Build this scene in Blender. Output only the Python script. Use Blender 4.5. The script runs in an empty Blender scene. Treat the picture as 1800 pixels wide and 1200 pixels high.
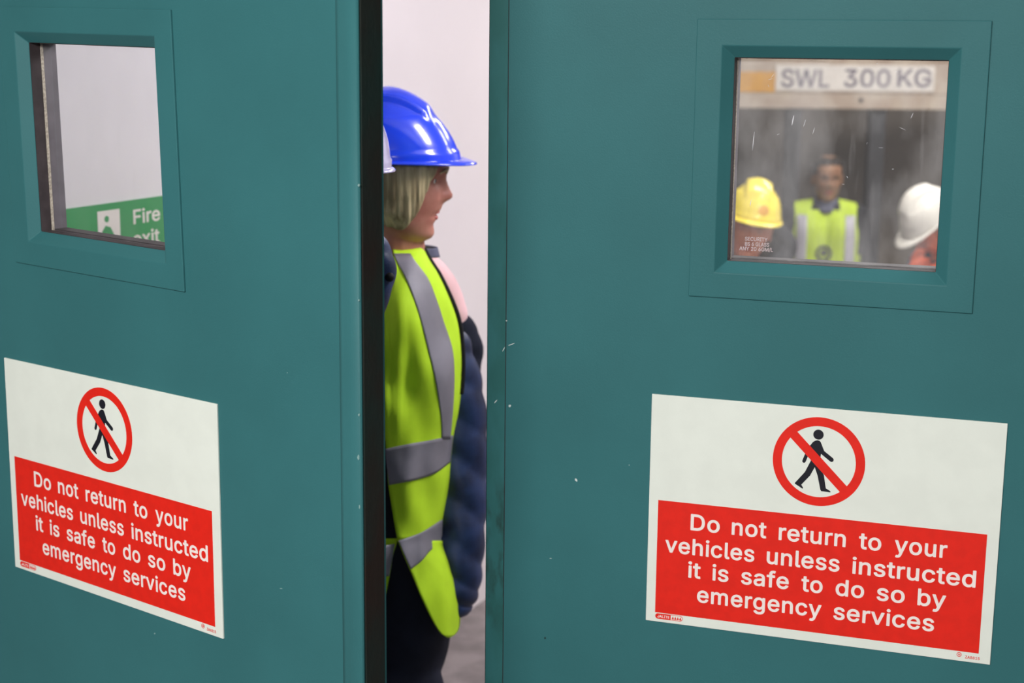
import bpy, bmesh, math, random
from mathutils import Vector, Matrix, noise
from mathutils.bvhtree import BVHTree
random.seed(7)
sc = bpy.context.scene
COL = sc.collection

# ------------------------------------------------------------------ camera
F_PX, PITCH, ROLL, EYE = 2730.9, 0.1952, 0.010, 1.75
cp, sp, cr, sr = math.cos(PITCH), math.sin(PITCH), math.cos(ROLL), math.sin(ROLL)
_f, _u, _r = Vector((0, cp, -sp)), Vector((0, sp, cp)), Vector((1, 0, 0))
C_R, C_U, C_F = cr * _r + sr * _u, -sr * _r + cr * _u, _f
cam = bpy.data.cameras.new('camera')
cam.sensor_width = 36.0
cam.lens = F_PX / 1800 * 36
cam.clip_start = 0.05
cam.dof.use_dof = True
cam.dof.focus_distance = 2.2
cam.dof.aperture_fstop = 5.0
cam_o = bpy.data.objects.new('camera', cam)
COL.objects.link(cam_o)
m3 = Matrix((C_R, C_U, -C_F)).transposed()
cam_o.matrix_world = Matrix.Translation((0, 0, EYE)) @ m3.to_4x4()
sc.camera = cam_o


def W(px, py, Y):
    """point seen at photo position (px,py), Y metres in front of the camera"""
    d = C_R * ((px - 900) / F_PX) - C_U * ((py - 600) / F_PX) + C_F
    d = d * (Y / d.y)
    return Vector((d.x, d.y, EYE + d.z))


def on_plane(px, py, org, ang):
    """(u, z) on the upright plane through org whose horizontal runs at ang"""
    d = C_R * ((px - 900) / F_PX) - C_U * ((py - 600) / F_PX) + C_F
    n = Vector((-math.sin(ang), math.cos(ang), 0))
    t = Vector((org[0], org[1], 0)).dot(n) / d.dot(n)
    P = d * t
    return (P.x - org[0]) * math.cos(ang) + (P.y - org[1]) * math.sin(ang), EYE + P.z


# ------------------------------------------------------------------ light
w = bpy.data.worlds.new('world')
sc.world = w
w.use_nodes = True
w.node_tree.nodes['Background'].inputs[0].default_value = (0.8, 0.85, 0.9, 1)
w.node_tree.nodes['Background'].inputs[1].default_value = 0.05
sc.view_settings.view_transform = 'Standard'
sc.view_settings.look = 'None'
sc.view_settings.gamma = 1
sc.view_settings.exposure = 0.0
sc.view_settings.use_curve_mapping = False


def area(name, loc, aim, sx, sy, power, color=(1, 1, 1)):
    l = bpy.data.lights.new(name, 'AREA')
    l.shape = 'RECTANGLE'
    l.size, l.size_y = sx, sy
    l.energy = power
    l.color = color
    o = bpy.data.objects.new(name, l)
    COL.objects.link(o)
    o.location = loc
    o.rotation_euler = (Vector(aim) - Vector(loc)).to_track_quat('-Z', 'Y').to_euler()
    return o


AX = math.radians(26)                       # heading of the passage behind the doors
AO = Vector((-0.2, 4.4, 0))                 # a point at the foot of its left wall
AD, AN = Vector((math.sin(AX), math.cos(AX), 0)), Vector((math.cos(AX), -math.sin(AX), 0))


def P(t, s, z=0.0):
    return AO + AD * t + AN * s + Vector((0, 0, z))


# ceiling tubes: hall on the near side of the doors
area('hall_light', (-1.3, -0.7, 2.72), (-0.8, 1.0, 0.6), 1.6, 0.5, 154, (1.0, 0.98, 0.95))
area('hall_light', (-0.2, -2.4, 2.72), (0.0, 0.6, 0.9), 1.6, 0.5, 66, (1.0, 0.98, 0.95))
# passage behind the doors
area('passage_light', P(-1.1, 1.7, 2.72), P(-1.1, 0.3, 0.9), 0.3, 1.5, 62, (0.95, 0.935, 0.985))
area('passage_light', P(0.7, 1.7, 2.72), P(0.7, 0.3, 0.6), 0.3, 1.5, 28, (0.95, 0.935, 0.985))
# lower bay further on
area('bay_light', P(1.9, 1.0, 2.7), P(2.0, 1.0, 0), 1.4, 0.3, 55, (1.0, 0.96, 0.92))
area('bay_light', P(3.6, 1.1, 2.7), P(4.4, 1.0, 0.4), 1.4, 0.3, 60, (1.0, 0.96, 0.92))


# ------------------------------------------------------------------ helpers
def lin(c):
    return tuple(((v / 255) / 12.92 if v / 255 <= 0.04045 else ((v / 255 + 0.055) / 1.055) ** 2.4) for v in c) + (1,)


def mat(name, rgb, rough=0.5, spec=0.5, var=0.0, vscale=8.0, bump=0.0, bscale=200.0, metal=0.0, coat=0.0, rgb2=None,
        stretch=None, sheen=0.0):
    m = bpy.data.materials.new(name)
    m.use_nodes = True
    nt = m.node_tree
    b = nt.nodes['Principled BSDF']
    b.inputs['Roughness'].default_value = rough
    b.inputs['Specular IOR Level'].default_value = spec
    b.inputs['Metallic'].default_value = metal
    b.inputs['Coat Weight'].default_value = coat
    b.inputs['Coat Roughness'].default_value = 0.06
    b.inputs['Sheen Weight'].default_value = sheen
    c = lin(rgb)
    tc = nt.nodes.new('ShaderNodeTexCoord')
    src = tc.outputs['Object']
    if stretch:
        mp = nt.nodes.new('ShaderNodeMapping')
        mp.inputs['Scale'].default_value = stretch
        nt.links.new(src, mp.inputs['Vector'])
        src = mp.outputs['Vector']
    n = nt.nodes.new('ShaderNodeTexNoise')
    n.inputs['Scale'].default_value = vscale
    n.inputs['Detail'].default_value = 4
    nt.links.new(src, n.inputs['Vector'])
    rp = nt.nodes.new('ShaderNodeValToRGB')
    c2 = lin(rgb2) if rgb2 else tuple(max(0, v * (1 - var)) for v in c[:3]) + (1,)
    c1 = c if rgb2 else tuple(min(1, v * (1 + var)) for v in c[:3]) + (1,)
    rp.color_ramp.elements[0].position = 0.38
    rp.color_ramp.elements[1].position = 0.62
    rp.color_ramp.elements[0].color = c2
    rp.color_ramp.elements[1].color = c1
    nt.links.new(n.outputs['Fac'], rp.inputs['Fac'])
    nt.links.new(rp.outputs['Color'], b.inputs['Base Color'])
    if bump:
        n2 = nt.nodes.new('ShaderNodeTexNoise')
        n2.inputs['Scale'].default_value = bscale
        n2.inputs['Detail'].default_value = 3
        nt.links.new(src, n2.inputs['Vector'])
        bp = nt.nodes.new('ShaderNodeBump')
        bp.inputs['Strength'].default_value = bump
        bp.inputs['Distance'].default_value = 0.004
        nt.links.new(n2.outputs['Fac'], bp.inputs['Height'])
        nt.links.new(bp.outputs['Normal'], b.inputs['Normal'])
    return m


def tag(o, label=None, cat=None, group=None, kind=None):
    if label: o['label'] = label
    if cat: o['category'] = cat
    if group: o['group'] = group
    if kind: o['kind'] = kind
    return o


def empty(name, loc, rz=0.0):
    o = bpy.data.objects.new(name, None)
    COL.objects.link(o)
    o.location = loc
    o.rotation_euler = (0, 0, rz)
    o.empty_display_size = 0.1
    return o


def link(name, me, m, parent=None, smooth=False):
    o = bpy.data.objects.new(name, me)
    COL.objects.link(o)
    if m: me.materials.append(m)
    if parent: o.parent = parent
    if smooth:
        for p in me.polygons: p.use_smooth = True
    return o


def obj(name, bm, m, parent=None, smooth=False):
    me = bpy.data.meshes.new(name)
    bmesh.ops.recalc_face_normals(bm, faces=bm.faces)
    bm.to_mesh(me)
    bm.free()
    return link(name, me, m, parent, smooth)


def box(bm, x0, x1, y0, y1, z0, z1):
    v = [bm.verts.new((x, y, z)) for x in (x0, x1) for y in (y0, y1) for z in (z0, z1)]
    for f in ((0, 1, 3, 2), (4, 6, 7, 5), (0, 4, 5, 1), (2, 3, 7, 6), (0, 2, 6, 4), (1, 5, 7, 3)):
        bm.faces.new([v[i] for i in f])


def prism(bm, pts, z0, z1):
    a = [bm.verts.new((p[0], p[1], z0)) for p in pts]
    b = [bm.verts.new((p[0], p[1], z1)) for p in pts]
    n = len(pts)
    bm.faces.new(a)
    bm.faces.new(b)
    for i in range(n):
        bm.faces.new((a[i], a[(i + 1) % n], b[(i + 1) % n], b[i]))


def plate(bm, pts, y0, y1):
    """upright prism from (x,z) outline"""
    a = [bm.verts.new((p[0], y0, p[1])) for p in pts]
    b = [bm.verts.new((p[0], y1, p[1])) for p in pts]
    n = len(pts)
    bm.faces.new(a)
    bm.faces.new(b)
    for i in range(n):
        bm.faces.new((a[i], a[(i + 1) % n], b[(i + 1) % n], b[i]))


def ring_rect(bm, levels):
    """loft of rectangles (x0,x1,z0,z1,y); consecutive ones are bridged"""
    prev = None
    for x0, x1, z0, z1, y in levels:
        v = [bm.verts.new(c) for c in ((x0, y, z0), (x1, y, z0), (x1, y, z1), (x0, y, z1))]
        if prev:
            for i in range(4):
                bm.faces.new((prev[i], prev[(i + 1) % 4], v[(i + 1) % 4], v[i]))
        prev = v


def bevel(o, wd, seg=2):
    b = o.modifiers.new('bevel', 'BEVEL')
    b.width = wd
    b.segments = seg
    b.limit_method = 'ANGLE'
    b.angle_limit = math.radians(25)
    return o


def solid(o, th, off=0.0):
    s = o.modifiers.new('solid', 'SOLIDIFY')
    s.thickness = th
    s.offset = off
    return o


def bake(o):
    """apply an object's modifiers to its mesh"""
    dg = bpy.context.evaluated_depsgraph_get()
    dg.update()
    me = bpy.data.meshes.new_from_object(o.evaluated_get(dg))
    o.modifiers.clear()
    o.data = me
    return o


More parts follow.
